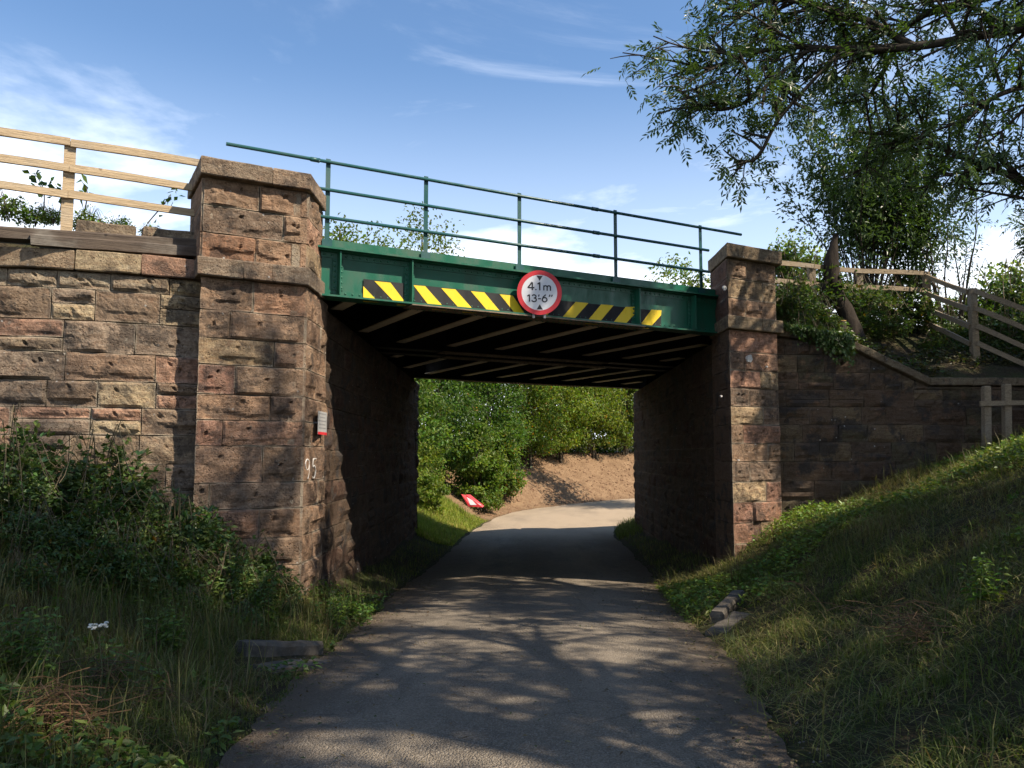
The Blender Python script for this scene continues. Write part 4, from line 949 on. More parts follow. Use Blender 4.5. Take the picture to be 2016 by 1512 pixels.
for (x0, x1, yt, h, lab, sd_) in [(152, 268, 432, 0.13, 'low weathered stone block behind the sleeper, beside the fence post', 1), (282, 385, 444, 0.11, 'flat buff stone block behind the sleeper, against the pillar', 2)]:
    A, B = pl(x0, yt, tn(0, 0.03), n), pl(x1, yt + (x1 - x0) * 0.1, tn(0, 0.03), n)
    o = rough_prism('stone_block', [xy(A), xy(B), xy(B - n * 0.25), xy(A - n * 0.25)], A[2] - h - 0.1, A[2], None, M['stone'], 70 + sd_, (0.36, 0.29, 0.20), jit=0.015)
    tag(o, lab, 'stone', None)

# ------------------------------------------------------------------ kerb stones
def kerb(P0, P1, w, h, label, seed):
    P0 = np.array([*P0, 0.0]); P1 = np.array([*P1, 0.0]); z0 = float(ground_z(np.array([P0[0]]), np.array([P0[1]]))[0]) - 0.03; z1 = float(ground_z(np.array([P1[0]]), np.array([P1[1]]))[0]) - 0.03
    d = (P1 - P0); L = np.linalg.norm(d); d /= L; cr = np.cross(ZV, d); k = 12; V = []
    sec = [(-0.5, -0.6), (-0.5, 0.75), (-0.36, 1.0), (0.36, 1.0), (0.5, 0.75), (0.5, -0.6)]
    for i in range(k):
        s = i / (k - 1); P = P0 + d * L * s + ZV * (z0 + (z1 - z0) * s)
        for a, c in sec: V.append(P + cr * a * w + ZV * c * h)
    V = np.array(V); V += 0.012 * np.stack([fbm(V * 6 + seed, 3, 1), fbm(V * 6 + seed, 3, 2), fbm(V * 6 + seed, 3, 3)], -1)
    Q = [(r * 6 + j, r * 6 + 6 + j, r * 6 + 6 + (j + 1) % 6, r * 6 + (j + 1) % 6) for r in range(k - 1) for j in range(6)] + [(5, 4, 1, 0), (4, 3, 2, 1)] + [tuple((k - 1) * 6 + q for q in (0, 1, 4, 5)), tuple((k - 1) * 6 + q for q in (1, 2, 3, 4))]
    o = obj('kerb_stone', V, [np.array(Q)], M['kerb'], smooth=False); tag(o, label, 'kerb', 'old kerb stones at the verge'); return o
kerb((-2.28, 7.05), (-1.80, 7.75), 0.15, 0.13, 'long worn kerb stone on the bramble side of the lane', 1)
kerb((-2.05, 6.75), (-1.66, 7.35), 0.26, 0.06, 'flat slab in front of the worn kerb by the brambles', 2)
kerb((2.28, 9.3), (2.75, 10.1), 0.16, 0.16, 'worn kerb stone on the cut-grass side of the lane', 3)
kerb((2.15, 8.75), (2.55, 9.2), 0.28, 0.06, 'flat slab beside the tuft on the cut-grass verge', 4)

# ------------------------------------------------------------------ collapsed roadworks sign beyond the bridge
yS = 30.5; C0 = dep(932, 990, yS)
FS_ = empty('fallen_road_sign', C0 - ZV * 0.25, 'fallen red and white triangular road sign lying in the grass', 'sign')
def plate(pts, m, nm, th=0.006, push=0.0):
    P = np.array([dep(x, y, yS + dy) + np.array([0, -push, 0]) for x, y, dy in pts]); b = MB(); b.prism(P, np.array([0.0, th, 0.004])); return b.build(nm, m, FS_)
plate([(908, 973, 0.0), (917, 975, 0.05), (928, 998, 0.0), (922, 997, 0.0)], M['sign_red'], 'folded_flap')
plate([(917, 974, 0.1), (926, 974, 0.2), (953, 996, 0.0), (950, 999, -0.05), (924, 997, 0.0)], M['sign_red'], 'sign_plate')
plate([(919, 979, 0.08), (925, 979, 0.18), (947, 994, 0.0), (926, 994, 0.0)], M['sign_white'], 'white_face', push=0.012)

# ------------------------------------------------------------------ vegetation tools
def unit(v): return v / (np.linalg.norm(v, axis=-1, keepdims=True) + 1e-9)
def leaf_quads(P, D, Nn, Ln, Wd, fold=0.25):
    """diamond leaves: base P, direction D, normal Nn -> V (4k,3), Q"""
    D = unit(D); S = unit(np.cross(D, Nn)); Nn = np.cross(S, D); L = np.asarray(Ln)[:, None]; W_ = np.asarray(Wd)[:, None]
    mid = P + D * L * 0.45
    V = np.stack([P, mid + S * W_ * 0.5 + Nn * W_ * fold, P + D * L - Nn * L * 0.06, mid - S * W_ * 0.5 + Nn * W_ * fold], 1).reshape(-1, 3)
    return V, np.arange(len(V)).reshape(-1, 4)
def pinnate(r, P, D, size, pairs=4):
    """ash leaves: rachis direction D with paired narrow leaflets"""
    k = len(P); D = unit(D); Nn = unit(r.normal(0, 0.45, (k, 3)) + [0, 0, 1]); S = unit(np.cross(D, Nn)); Nn = np.cross(S, D)
    Vs = []; size = np.asarray(size)
    for j in range(pairs + 1):
        f = (0.30 + 0.62 * j / pairs); sag = -0.10 * f * f
        base = P + D * (size * f)[:, None] + ZV * (size * sag)[:, None]
        for s in ((-1, 1) if j < pairs else (0,)):
            d = D * (0.55 if s else 1.0) + S * s * 0.85 - ZV * 0.22 + r.normal(0, 0.12, (k, 3))
            V, _ = leaf_quads(base, d, Nn + r.normal(0, 0.25, (k, 3)), size * r.uniform(0.30, 0.40, k), size * r.uniform(0.10, 0.14, k), 0.15); Vs.append(V)
    # rachis as a thin quad
    S2 = S * 0.0022; R = np.stack([P - S2, P + S2, P + S2 + D * (size * 0.9)[:, None], P - S2 + D * (size * 0.9)[:, None]], 1).reshape(-1, 3); Vs.append(R)
    V = np.concatenate(Vs); return V, np.arange(len(V)).reshape(-1, 4)
def grow(r, p, d, L, rad, lev, cfg, segs, tips):
    k = max(3, int(L / cfg['step'])); pts = [np.array(p, float)]; d = np.array(d, float); d /= np.linalg.norm(d); ds = [d.copy()]
    for i in range(k):
        d = d + r.normal(0, cfg['wander'], 3) + ZV * cfg['trop'][lev]; d /= np.linalg.norm(d); pts.append(pts[-1] + d * L / k); ds.append(d.copy())
    pts = np.array(pts); segs.append((pts, np.linspace(rad, max(rad * 0.4, 0.004), k + 1), lev))
    if lev >= cfg['max']:
        for q in range(1, k + 1): tips.append((pts[q], ds[q]))
        return
    nch = cfg['n'][lev]
    for c in range(nch):
        s = cfg['from'][lev] + (1 - cfg['from'][lev]) * (c + r.uniform(0.2, 0.8)) / nch; i = min(k, int(s * k)); bd = ds[i]
        a = r.uniform(0, 2 * math.pi) if cfg.get('az') is None else cfg['az'] + c * 2.4
        ref = ZV if abs(bd[2]) < 0.9 else XV; U = np.cross(bd, ref); U /= np.linalg.norm(U); W_ = np.cross(bd, U)
        an = math.radians(r.uniform(*cfg['ang'][lev])); cd = bd * math.cos(an) + (U * math.cos(a) + W_ * math.sin(a)) * math.sin(an)
        grow(r, pts[i], cd, L * cfg['ratio'][lev] * r.uniform(0.7, 1.2) * (1.15 - 0.45 * s), rad * cfg['rr'], lev + 1, cfg, segs, tips)
def tubes(segs, sel, kk=(8, 6, 5, 4, 3)):
    b = MB()
    for pts, rad, lev in segs:
        if sel(lev): b.tube(pts, rad, kk[min(lev, 4)], cap=False)
    return b
def leaf_cols(r, k, base=(1, 1, 1), sp=0.35, autumn=0.0):
    c = np.ones((k, 3)) * base * r.uniform(1 - sp, 1 + sp, (k, 1)); c[:, 0] *= r.uniform(0.75, 1.35, k); c[:, 2] *= r.uniform(0.6, 1.3, k)
    a = r.random(k) < autumn; c[a] = np.array([3.2, 1.1, 0.5]) * r.uniform(0.5, 1.1, (a.sum(), 1)); return c

# ------------------------------------------------------------------ ash trees on the right bank
ACFG = dict(step=0.45, wander=0.10, trop=[0.02, 0.03, -0.01, -0.045, -0.05], max=3, n=[11, 8, 7], ratio=[0.62, 0.55, 0.52], rr=0.5, ang=[(35, 70), (30, 60), (25, 55)])
ACFG['from'] = [0.36, 0.25, 0.2]
def ash(name, base, H, seed, label, limbs=(), per=1, dens=1.0, lean=(0, 0, 1), limb=4.4, frm=0.36):
    r = np.random.default_rng(seed); segs, tips = [], []; base = np.asarray(base, float)
    cf = dict(ACFG); cf['ratio'] = [limb / H, 0.55, 0.52]; cf['from'] = [frm, 0.25, 0.2]
    grow(r, base - ZV * 0.4, lean, H, 0.26, 0, cf, segs, tips)
    hero = len(tips)
    for pts, rad, spec in limbs:
        pts = smooth_poly(pts, 26); rr = np.linspace(rad, 0.018, 26) ; segs.append((pts, rr, 1)); D = unit(np.gradient(pts, axis=0))
        for c in range(spec['n']):
            s = spec['s0'] + (1 - spec['s0']) * (c + r.random()) / spec['n']; i = min(25, int(s * 25)); a = r.uniform(0, 2 * math.pi)
            sd_ = unit(r.normal(0, 1, 3)); cd = D[i] * r.uniform(0.3, 1.0) + sd_ * 0.85 + np.array(spec.get('bias', (0, 0, 0)))
            cfg = dict(ACFG); cfg['trop'] = [0, 0, spec['droop'], spec['droop'] * 1.3, 0]; cfg['n'] = [0, 0, spec.get('sub', 6)]; cfg['from'] = [0, 0, 0.12]; cfg['ratio'] = [0, 0, 0.5]; cfg['step'] = 0.2
            grow(r, pts[i], cd, spec['L'] * r.uniform(0.6, 1.25), 0.016 + 0.010 * (1 - s), 2, cfg, segs, tips)
    T = empty(name, base, label, 'tree', 'ash trees on the right bank')
    tubes(segs, lambda l: l == 0).build('trunk', M['bark'], T, smooth=True)
    tubes(segs, lambda l: l >= 1, (8, 6, 5, 4, 3)).build('limbs', M['bark'], T, smooth=True)
    P = np.array([t[0] for t in tips]); D = np.array([t[1] for t in tips]); k = len(P)
    isl = np.arange(k) >= hero; reps = np.where(isl, 1, per); keep = r.random(k) < np.where(isl, 1.0, dens)
    idx = np.repeat(np.arange(k)[keep], reps[keep]); P, D = P[idx], D[idx]; k = len(P)
    P = P + r.normal(0, 0.05, (k, 3)); D = unit(D * 0.6 + r.normal(0, 0.75, (k, 3)) + [0, 0, -0.25])
    V, Q = pinnate(r, P, D, np.where(np.repeat(isl[keep], reps[keep]), r.uniform(0.17, 0.26, k), r.uniform(0.24, 0.36, k)))
    obj('crown', V, [Q], M['ash'], T); return T, k
gz1 = lambda x, y: float(ground_z(np.array([x]), np.array([y]))[0])
L_A = [(9.3, 5.8, 5.0), (9.0, 6.9, 5.6), dep(2150, 40, 8.0), dep(1990, 60, 8.1), dep(1800, 92, 8.3), dep(1650, 97, 8.5), dep(1560, 92, 8.7), dep(1460, 110, 8.8), dep(1370, 150, 8.9)]
L_A2 = [dep(1800, 92, 8.3), dep(1680, 30, 8.6), dep(1540, 0, 8.8), dep(1420, 20, 9.0)]
L_C = [dep(1660, 97, 8.5), dep(1590, 170, 8.4), dep(1530, 240, 8.4), dep(1490, 310, 8.5), dep(1445, 318, 8.6)]
L_C2 = [dep(1590, 100, 8.6), dep(1530, 150, 8.5), dep(1470, 200, 8.5), dep(1400, 215, 8.6), dep(1330, 175, 8.6)]
L_B = [(9.4, 5.9, 4.2), (9.2, 7.4, 4.7), dep(2120, 400, 9.0), dep(2016, 356, 9.1), dep(1900, 312, 9.3), dep(1800, 272, 9.5), dep(1690, 260, 9.7)]
L_D = [(9.3, 5.8, 5.8), (8.9, 7.0, 6.4), dep(2150, -60, 8.4), dep(1960, -10, 8.8), dep(1800, 40, 9.2), dep(1740, 140, 9.5), dep(1700, 210, 9.7)]
L_E = [(9.3, 5.8, 5.4), (8.8, 6.6, 5.6), dep(2200, 200, 7.6), dep(2050, 170, 7.4), dep(1960, 190, 7.3), dep(1900, 240, 7.3)]
T1, k1 = ash('ash_tree', (9.4, 5.6, gz1(9.4, 5.6)), 10.0, 21, 'large ash tree whose leafy boughs hang over the bank beside the bridge',
    limbs=[(L_A, 0.065, dict(n=30, s0=0.30, L=0.85, droop=-0.05, bias=(-0.2, 0, 0.05))), (L_A2, 0.045, dict(n=22, s0=0.1, L=0.8, droop=-0.03, bias=(-0.2, 0, 0))),
           (L_C, 0.022, dict(n=9, s0=0.35, L=0.40, droop=-0.03, sub=3)), (L_C2, 0.025, dict(n=16, s0=0.25, L=0.5, droop=-0.03, sub=4)),
           (L_B, 0.065, dict(n=30, s0=0.28, L=0.75, droop=-0.01, bias=(-0.1, 0, 0.1))), (L_D, 0.08, dict(n=26, s0=0.25, L=0.8, droop=-0.02)), (L_E, 0.05, dict(n=12, s0=0.3, L=0.6, droop=-0.02))], per=2, dens=0.85, lean=(0.03, 0.02, 1), limb=3.6, frm=0.5)
T2, k2 = ash('ash_tree', (6.7, 3.0, gz1(6.7, 3.0)), 14.0, 33, 'tall ash tree on the right bank, second from the bridge', per=2, dens=0.75, limb=5.2)
T4, k4 = ash('ash_tree', (12.2, 13.5, gz1(12.2, 13.5)), 7.4, 52, 'ash tree in front of the right wing wall, past the broken fence', per=4, limb=3.0, frm=0.2)
T6, k6 = ash('ash_tree', (10.0, 9.6, gz1(10.0, 9.6)), 11.8, 58, 'tall bare-stemmed ash between the bough-hung ash and the right wing wall', per=3, limb=3.6, frm=0.5)
print('ash leaves', k1, k2, k4)

# ------------------------------------------------------------------ coppiced shrubs above the right wall
def coppice(name, base, seed, nst, H, spread, label, leaf=0.075, per=5, matn='ash', lean=(0, 0), stemr=0.022, group=None, cat='shrub', lo=0.30):
    r = np.random.default_rng(seed); segs, tips = [], []; base = np.asarray(base, float)
    for i in range(nst):
        a = r.uniform(0, 2 * math.pi); q = math.sqrt(r.random()); d = np.array([math.cos(a) * spread * q + lean[0], math.sin(a) * spread * q * 0.7 + lean[1], 1.0])
        p = base + np.array([math.cos(a), math.sin(a), 0]) * q * 0.35; h = H * r.uniform(0.6, 1.05)
        k = 12; pts = [p]; d /= np.linalg.norm(d)
        for j in range(k):
            d = d + r.normal(0, 0.05, 3); d /= np.linalg.norm(d); pts.append(pts[-1] + d * h / k)
        pts = np.array(pts); segs.append((pts, np.linspace(stemr * r.uniform(0.6, 1.3), 0.006, k + 1), 3))
        for j in range(1, k + 1):
            s = j / k
            if s < lo * r.uniform(0.6, 1.3): continue
            for _ in range(per):
                td = unit(r.normal(0, 1, 3) + [0, 0, 0.3]); L = r.uniform(0.2, 0.62) * (1.25 - 0.5 * s)
                for f in (0.35, 0.7, 1.0): tips.append((pts[j] + td * L * f - ZV * 0.08 * f * f, td))
    T = empty(name, base, label, cat, group)
    tubes(segs, lambda l: True).build('stems', M['bark'], T, smooth=True)
    P = np.array([t[0] for t in tips]); D = np.array([t[1] for t in tips]); idx = np.repeat(np.arange(len(P)), 2); P, D = P[idx] + r.normal(0, 0.035, (len(idx), 3)), D[idx]
    k = len(P); V, Q = leaf_quads(P, unit(D + r.normal(0, 0.8, (k, 3)) + [0, 0, -0.3]), r.normal(0, 0.6, (k, 3)) + [0, 0, 1], leaf * r.uniform(0.7, 1.3, k), leaf * 0.42 * r.uniform(0.8, 1.2, k))
    obj('foliage', V, [Q], M[matn], T, colors=np.repeat(leaf_cols(r, k), 4, 0)); return T
def ez(P, up=0.0): return P + ZV * up
coppice('coppice_shrub', dep(1705, 575, 17.6), 3, 26, 4.3, 0.42, 'dense many-stemmed coppice shrub behind the dead trunk and grey fence', lean=(-0.05, 0), leaf=0.12, per=10, group='shrubs above the right wing wall')
coppice('coppice_shrub', dep(1790, 580, 17.9), 5, 16, 3.3, 0.35, 'thinner coppice shrub behind the middle post of the grey fence', leaf=0.12, per=9, group='shrubs above the right wing wall')
coppice('coppice_shrub', dep(1868, 640, 17.2), 6, 9, 2.9, 0.22, 'sparse upright sapling clump where the grey fence turns downhill', leaf=0.075, per=3, group='shrubs above the right wing wall', lo=0.4)
for i_, (x_, y_, h_, lab_) in enumerate([(5.4, 3.5, 2.6, 'leafy hazel bush on the right bank beside the tall ash'), (6.1, 1.2, 3.0, 'leafy hazel bush on the right bank, farther from the bridge'), (6.9, 5.2, 2.6, 'leafy hazel bush between the two tall ash trees')]):
    coppice('hazel_bush', (x_, y_, gz1(x_, y_) - 0.1), 70 + i_, 14, h_, 0.5, lab_, leaf=0.13, per=7, group='hazel bushes on the right bank', lo=0.1)
# dead leaning trunk and stumps
def crooked(name, pts, rad, m, label, cat, seed=0, extra=()):
    b = MB(); P = smooth_poly(pts, 18); P = P + 0.015 * np.stack([fbm(P * 3 + seed, 2, 1), fbm(P * 3, 2, 2), 0 * P[:, 0]], -1); R_ = np.interp(np.linspace(0, 1, 18), np.linspace(0, 1, len(rad)), rad) * (1 + 0.15 * fbm(P * 6, 2, 4)); b.tube(P, R_, 10)
    T = empty(name, pts[0], label, cat); b.build('trunk', m, T, smooth=True)
    for e, er in extra:
        b = MB(); b.tube(smooth_poly(e, 10), np.linspace(er[0], er[1], 10), 7); b.build('broken_limb', m, T, smooth=True)
    return T
crooked('dead_tree', [dep(1690, 690, 15.3), dep(1672, 630, 15.5), dep(1645, 570, 15.7), dep(1636, 520, 15.8), dep(1645, 462, 15.8)], [0.22, 0.16, 0.14, 0.15, 0.05], M['dead'], 'dark dead leaning trunk standing in front of the grey fence', 'tree', 2,
        extra=[([dep(1640, 540, 15.75), dep(1628, 560, 15.7), dep(1622, 600, 15.6), dep(1632, 650, 15.5)], (0.05, 0.09))])
for px, py, D_, rr, h, lab in [(1655, 632, 15.1, 0.095, 0.35, 'fresh-cut tree stump with orange top below the dead trunk'), (1740, 676, 15.0, 0.042, 0.30, 'small cut stem with pale top on the bare bank')]:
    P = dep(px, py, D_); T = empty('tree_stump', P - ZV * h, lab, 'stump', 'cut stumps on the right bank'); b = MB(); b.tube([P - ZV * (h + 0.2), P - ZV * h * 0.4, P - ZV * 0.004], [rr * 1.35, rr * 1.05, rr], 12); b.build('trunk', M['bark'], T)
    a = np.arange(14) * 2 * math.pi / 14; b = MB(); b.prism(P + np.stack([np.cos(a) * rr * 1.02, np.sin(a) * rr * 1.02, 0.12 * rr * np.sin(a)], -1), ZV * 0.012); b.build('cut_face', M['cutwood'], T)

# ------------------------------------------------------------------ bramble and ivy mounds (a few shapes, copied)
def mound(name, seed, rad, H, nleaf, leaf, label, cat, group, loc, three=True, cane=18, cb=(1, 1, 1), matn='bramble'):
    r = np.random.default_rng(seed); T = empty(name, loc, label, cat, group); loc = np.asarray(loc, float)
    nc = 26; cen = []
    for _ in range(nc):
        a = r.uniform(0, 2 * math.pi); q = math.sqrt(r.random()) * 0.85; cen.append((math.cos(a) * q * rad, math.sin(a) * q * rad, H * (1 - q * q * 0.75) * r.uniform(0.45, 1.0)))
    cen = np.array(cen); w = r.integers(0, nc, nleaf); P = cen[w] + r.normal(0, 1, (nleaf, 3)) * [0.16 * rad, 0.16 * rad, 0.13 * H]; P[:, 2] = np.abs(P[:, 2] - 0.02) + 0.02
    out = unit(P * [1, 1, 0.6] + r.normal(0, 0.5, P.shape)); P = P + loc
    Vs = []; Cs = []
    c0 = leaf_cols(r, nleaf, cb, 0.5, 0.012)
    for s in ((-1, 0, 1) if three else (0,)):
        Nn = unit(r.normal(0, 0.5, (nleaf, 3)) + [0, -0.2, 1]); S = unit(np.cross(out, Nn)); d = out + S * s * 1.0 - ZV * 0.25
        V, _ = leaf_quads(P, d, Nn, leaf * r.uniform(0.4, 1.6, nleaf), leaf * 0.62 * r.uniform(0.8, 1.2, nleaf), 0.18); Vs.append(V); Cs.append(np.repeat(c0, 4, 0))
    V = np.concatenate(Vs); obj('foliage', V, [np.arange(len(V)).reshape(-1, 4)], M[matn], T, colors=np.concatenate(Cs))
    b = MB()
    for _ in range(cane):
        a = r.uniform(0, 2 * math.pi); q = r.uniform(0.6, 1.25) * rad; e = np.array([math.cos(a) * q, math.sin(a) * q, H * r.uniform(0.2, 1.0)]); m_ = e * 0.5 + [0, 0, H * r.uniform(0.6, 1.1)]
        b.tube(loc + smooth_poly([(0, 0, 0), m_, e, e * 1.25 - [0, 0, 0.1]], 9), np.linspace(0.006, 0.0025, 9), 4, cap=False)
        b.C.append(np.ones((36, 3)) * np.array([0.16, 0.12, 0.07]) * r.uniform(0.7, 1.3))
    b.build('canes', M['dry'], T); return T
def copy_thing(T, loc, rz, sc, label=None, group=None):
    c = T.copy(); COL.objects.link(c); c.location = tuple(float(v) for v in loc); c.rotation_euler = (0, 0, rz); c.scale = (sc, sc, sc)
    if label: c['label'] = label
    if group: c['group'] = group
    for ch in [o for o in bpy.data.objects if o.parent == T]:
        k = ch.copy(); COL.objects.link(k); k.parent = c
    return c
copy_thing(T2, (6.5, -2.6, gz1(6.5, -2.6)), 2.3, 1.0, 'tall ash tree on the right bank, farthest from the bridge')
copy_thing(T2, (7.9, 0.3, gz1(7.9, 0.3)), 4.0, 1.12, 'tallest ash tree on the right bank, between the two other tall ones')
def G3(x, y, dz=-0.03): return np.array([x, y, gz1(x, y) + dz])
GB_ = 'brambles below the curved wing wall'
def lab_left(x, y):
    if x > -3.2 and y > 8.2: return 'dark bramble mound at the foot of the pillar painted 95'
    if y > 8.3: return 'tall bramble mound pressed against the curved wing wall'
    if x > -3.2: return 'small bramble mound above the worn kerb stone'
    if y > 7.3: return 'dark bramble mound halfway down the bank below the curved wall'
    return 'low bramble mound where the brambles meet the dry bracken and grass'
bA = mound('bramble_bush', 11, 0.60, 0.80, 1050, 0.072, lab_left(-4.4, 8.75), 'bramble', GB_, G3(-4.4, 8.75))
bB = mound('bramble_bush', 12, 0.55, 0.62, 950, 0.060, lab_left(-3.55, 8.75), 'bramble', GB_, G3(-3.55, 8.75))
bC = mound('bramble_bush', 13, 0.50, 0.50, 900, 0.052, lab_left(-2.95, 9.05), 'bramble', GB_, G3(-2.95, 9.05), cb=(1.15, 1.1, 0.8))
r = np.random.default_rng(4)
for i, (x, y, s) in enumerate([(-5.2, 8.45, 1.1), (-6.1, 8.1, 1.15), (-5.7, 7.5, 0.95), (-4.8, 7.8, 0.95), (-4.0, 8.0, 0.9), (-3.3, 8.1, 0.85), (-2.8, 8.35, 0.7), (-4.2, 7.2, 0.8), (-5.0, 7.0, 0.85), (-3.5, 7.4, 0.75), (-2.62, 9.3, 0.62), (-3.0, 7.6, 0.55), (-4.5, 6.4, 0.7), (-3.8, 6.5, 0.55), (-2.45, 8.75, 0.48), (-5.6, 6.6, 0.7), (-2.55, 7.9, 0.42)]):
    copy_thing([bA, bB, bC][i % 3], G3(x, y), r.uniform(0, 6.28), s * 0.84, lab_left(x, y), GB_)
def lab_right(px, py, D_):
    if D_ < 14.5: return 'ivy mound hanging over the right wall coping beside the lichen-spotted pillar'
    if px > 1835: return 'dark undergrowth mound along the downhill run of the grey fence'
    if D_ > 17.5 or py < 570: return 'undergrowth mound behind the level run of the grey fence'
    if px < 1640: return 'ivy mound between the lichen-spotted pillar and the dead trunk'
    return 'ivy mound between the dead trunk and the corner post of the grey fence'
GR_ = 'undergrowth above the right wing wall'
def E3(px, py, D_): return dep(px, py, D_)
for i, (px, py, D_, s) in enumerate([(1560, 640, 15.0, 0.95), (1600, 655, 14.9, 0.9), (1560, 600, 15.6, 1.0), (1620, 610, 16.1, 1.0), (1680, 610, 16.5, 1.05), (1740, 620, 16.9, 1.0), (1790, 640, 16.9, 0.95), (1760, 655, 16.2, 0.7), (1840, 690, 16.0, 0.7), (1700, 650, 15.9, 0.7), (1870, 680, 16.8, 0.95), (1930, 690, 16.6, 1.1), (1985, 700, 16.4, 1.1), (2040, 720, 16.0, 1.2), (1620, 668, 14.45, 0.6), (1575, 668, 14.35, 0.55), (1540, 662, 14.45, 0.5), (1900, 640, 18.5, 1.4), (1980, 650, 18.5, 1.5), (1545, 560, 17, 1.2), (1780, 585, 18.5, 1.3)]):
    copy_thing([bA, bB, bC][i % 3], E3(px, py, D_) - ZV * 0.15, r.uniform(0, 6.28), s * 1.1, lab_right(px, py, D_), GR_)
bD = mound('leafy_shrub', 14, 0.5, 0.55, 700, 0.085, 'leafy shrub behind the pale fence, beyond the second post', 'shrub', 'shrubs behind the pale fence', pl(-130, 440, tn(0, -0.5), n) * [1, 1, 0] + [0, 0, 4.32], three=False, cb=(2.0, 1.9, 1.2))
LT_ = 'leafy shrub growing behind the pale timber fence'; GT_ = 'shrubs behind the pale fence'
for i, (px, py, nn, s) in enumerate([(15, 440, -0.4, 0.62), (70, 440, -0.5, 0.5), (-70, 440, -0.6, 0.8), (175, 440, -0.4, 0.48), (235, 445, -0.4, 0.42), (300, 440, -0.4, 0.34), (105, 445, -0.3, 0.36)]):
    P = pl(px, py, tn(0, nn), n); copy_thing(bD, np.array([P[0], P[1], 4.32]), r.uniform(0, 6.28), s * 0.85, 'leafy shrub behind the pale fence, on the far side of the fence post' if px < 115 else 'low leafy shrub behind the stone blocks, between fence post and pillar', GT_)
def sprig(base, tip, seed, label, nl=26, leaf=0.085):
    r = np.random.default_rng(seed); base = np.asarray(base, float); tip = np.asarray(tip, float); mid = (base + tip) / 2 + [0.06, 0, 0.06]; P = smooth_poly([base, mid, tip], 14)
    T = empty('sapling', base, label, 'sapling', 'saplings behind the pale fence'); b = MB(); b.tube(P, np.linspace(0.009, 0.003, 14), 5); b.build('stem', M['bark_light'], T)
    i = r.integers(4, 14, nl); Pn = P[i] + r.normal(0, 0.06, (nl, 3)); V, Q = leaf_quads(Pn, unit(r.normal(0, 1, (nl, 3)) + [0, 0, -0.2]), r.normal(0, 1, (nl, 3)) + [0, -0.6, 0.6], leaf * r.uniform(0.7, 1.3, nl), leaf * 0.75 * r.uniform(0.8, 1.2, nl), 0.1)
    obj('foliage', V, [Q], M['bramble'], T, colors=np.repeat(leaf_cols(r, nl, (0.9, 1, 0.9)), 4, 0)); return T
sg = lambda x0, y0, x1, y1, nn=-0.4: (pl(x0, y0, tn(0, nn), n), pl(x1, y1, tn(0, nn), n))
sprig(*sg(85, 430, 66, 338), 1, 'round-leaved sapling poking above the middle fence rail'); sprig(*sg(115, 430, 108, 362), 2, 'short sapling close to the pale fence post', 20)
sprig(*sg(165, 425, 158, 352), 3, 'sapling with two large leaves beside the pale post', 7, 0.13); sprig(*sg(290, 440, 336, 382), 4, 'slanting sapling near the lowest fence rail by the pillar', 18)

# ------------------------------------------------------------------ hedge and trees beyond the bridge
def bushy(name, base, H, rx, seed, label, group, leaf=0.11, nl=5200, cb=(1, 1, 1), trunkr=0.07, low=0.10, autumn=0.0, cat='tree', nst=4, clumps=46, cs=0.17):
    r = np.random.default_rng(seed); base = np.asarray(base, float); T = empty(name, base, label, cat, group)
    cen = []
    for _ in range(clumps):
        a = r.uniform(0, 2 * math.pi); zz = r.uniform(low, 1.0); prof = math.sin(math.pi * min(1, max(0.08, (zz - low) / (1 - low) * 0.86 + 0.14))) ** 0.6; q = r.uniform(0.35, 1.0) * prof * rx; cen.append((math.cos(a) * q, math.sin(a) * q, zz * H))
    cen = np.array(cen); cs_ = r.uniform(0.7, 1.3, clumps); w = r.integers(0, clumps, nl)
    P = cen[w] + unit(r.normal(0, 1, (nl, 3))) * (r.random((nl, 1)) ** 0.5) * (cs * (rx + H) * 0.62 * cs_[w])[:, None] * [1, 1, 0.75]
    cc = leaf_cols(r, nl, cb, 0.35, autumn) * r.uniform(0.7, 1.25, clumps)[w][:, None]
    V, Q = leaf_quads(P + base, unit(r.normal(0, 1, (nl, 3)) + [0, 0, -0.3]), r.normal(0, 0.7, (nl, 3)) + [0, 0, 0.8], leaf * r.uniform(0.6, 1.35, nl), leaf * 0.55 * r.uniform(0.8, 1.2, nl))
    obj('crown', V, [Q], M['hedge'], T, colors=np.repeat(cc, 4, 0))
    for i in range(nst):
        b = MB(); c = cen[r.integers(0, clumps)]; b.tube(base + smooth_poly([(r.normal(0, 0.15), r.normal(0, 0.15), -0.3), (c[0] * 0.35, c[1] * 0.35, H * 0.35), (c[0] * 0.8, c[1] * 0.8, max(c[2], H * 0.6))], 9), np.linspace(trunkr * r.uniform(0.6, 1.1), trunkr * 0.25, 9), 6, cap=False)
        b.build('trunk', M['bark_light'], T, smooth=True)
    return T
HG = 'trees and shrubs of the hedge beyond the bridge'
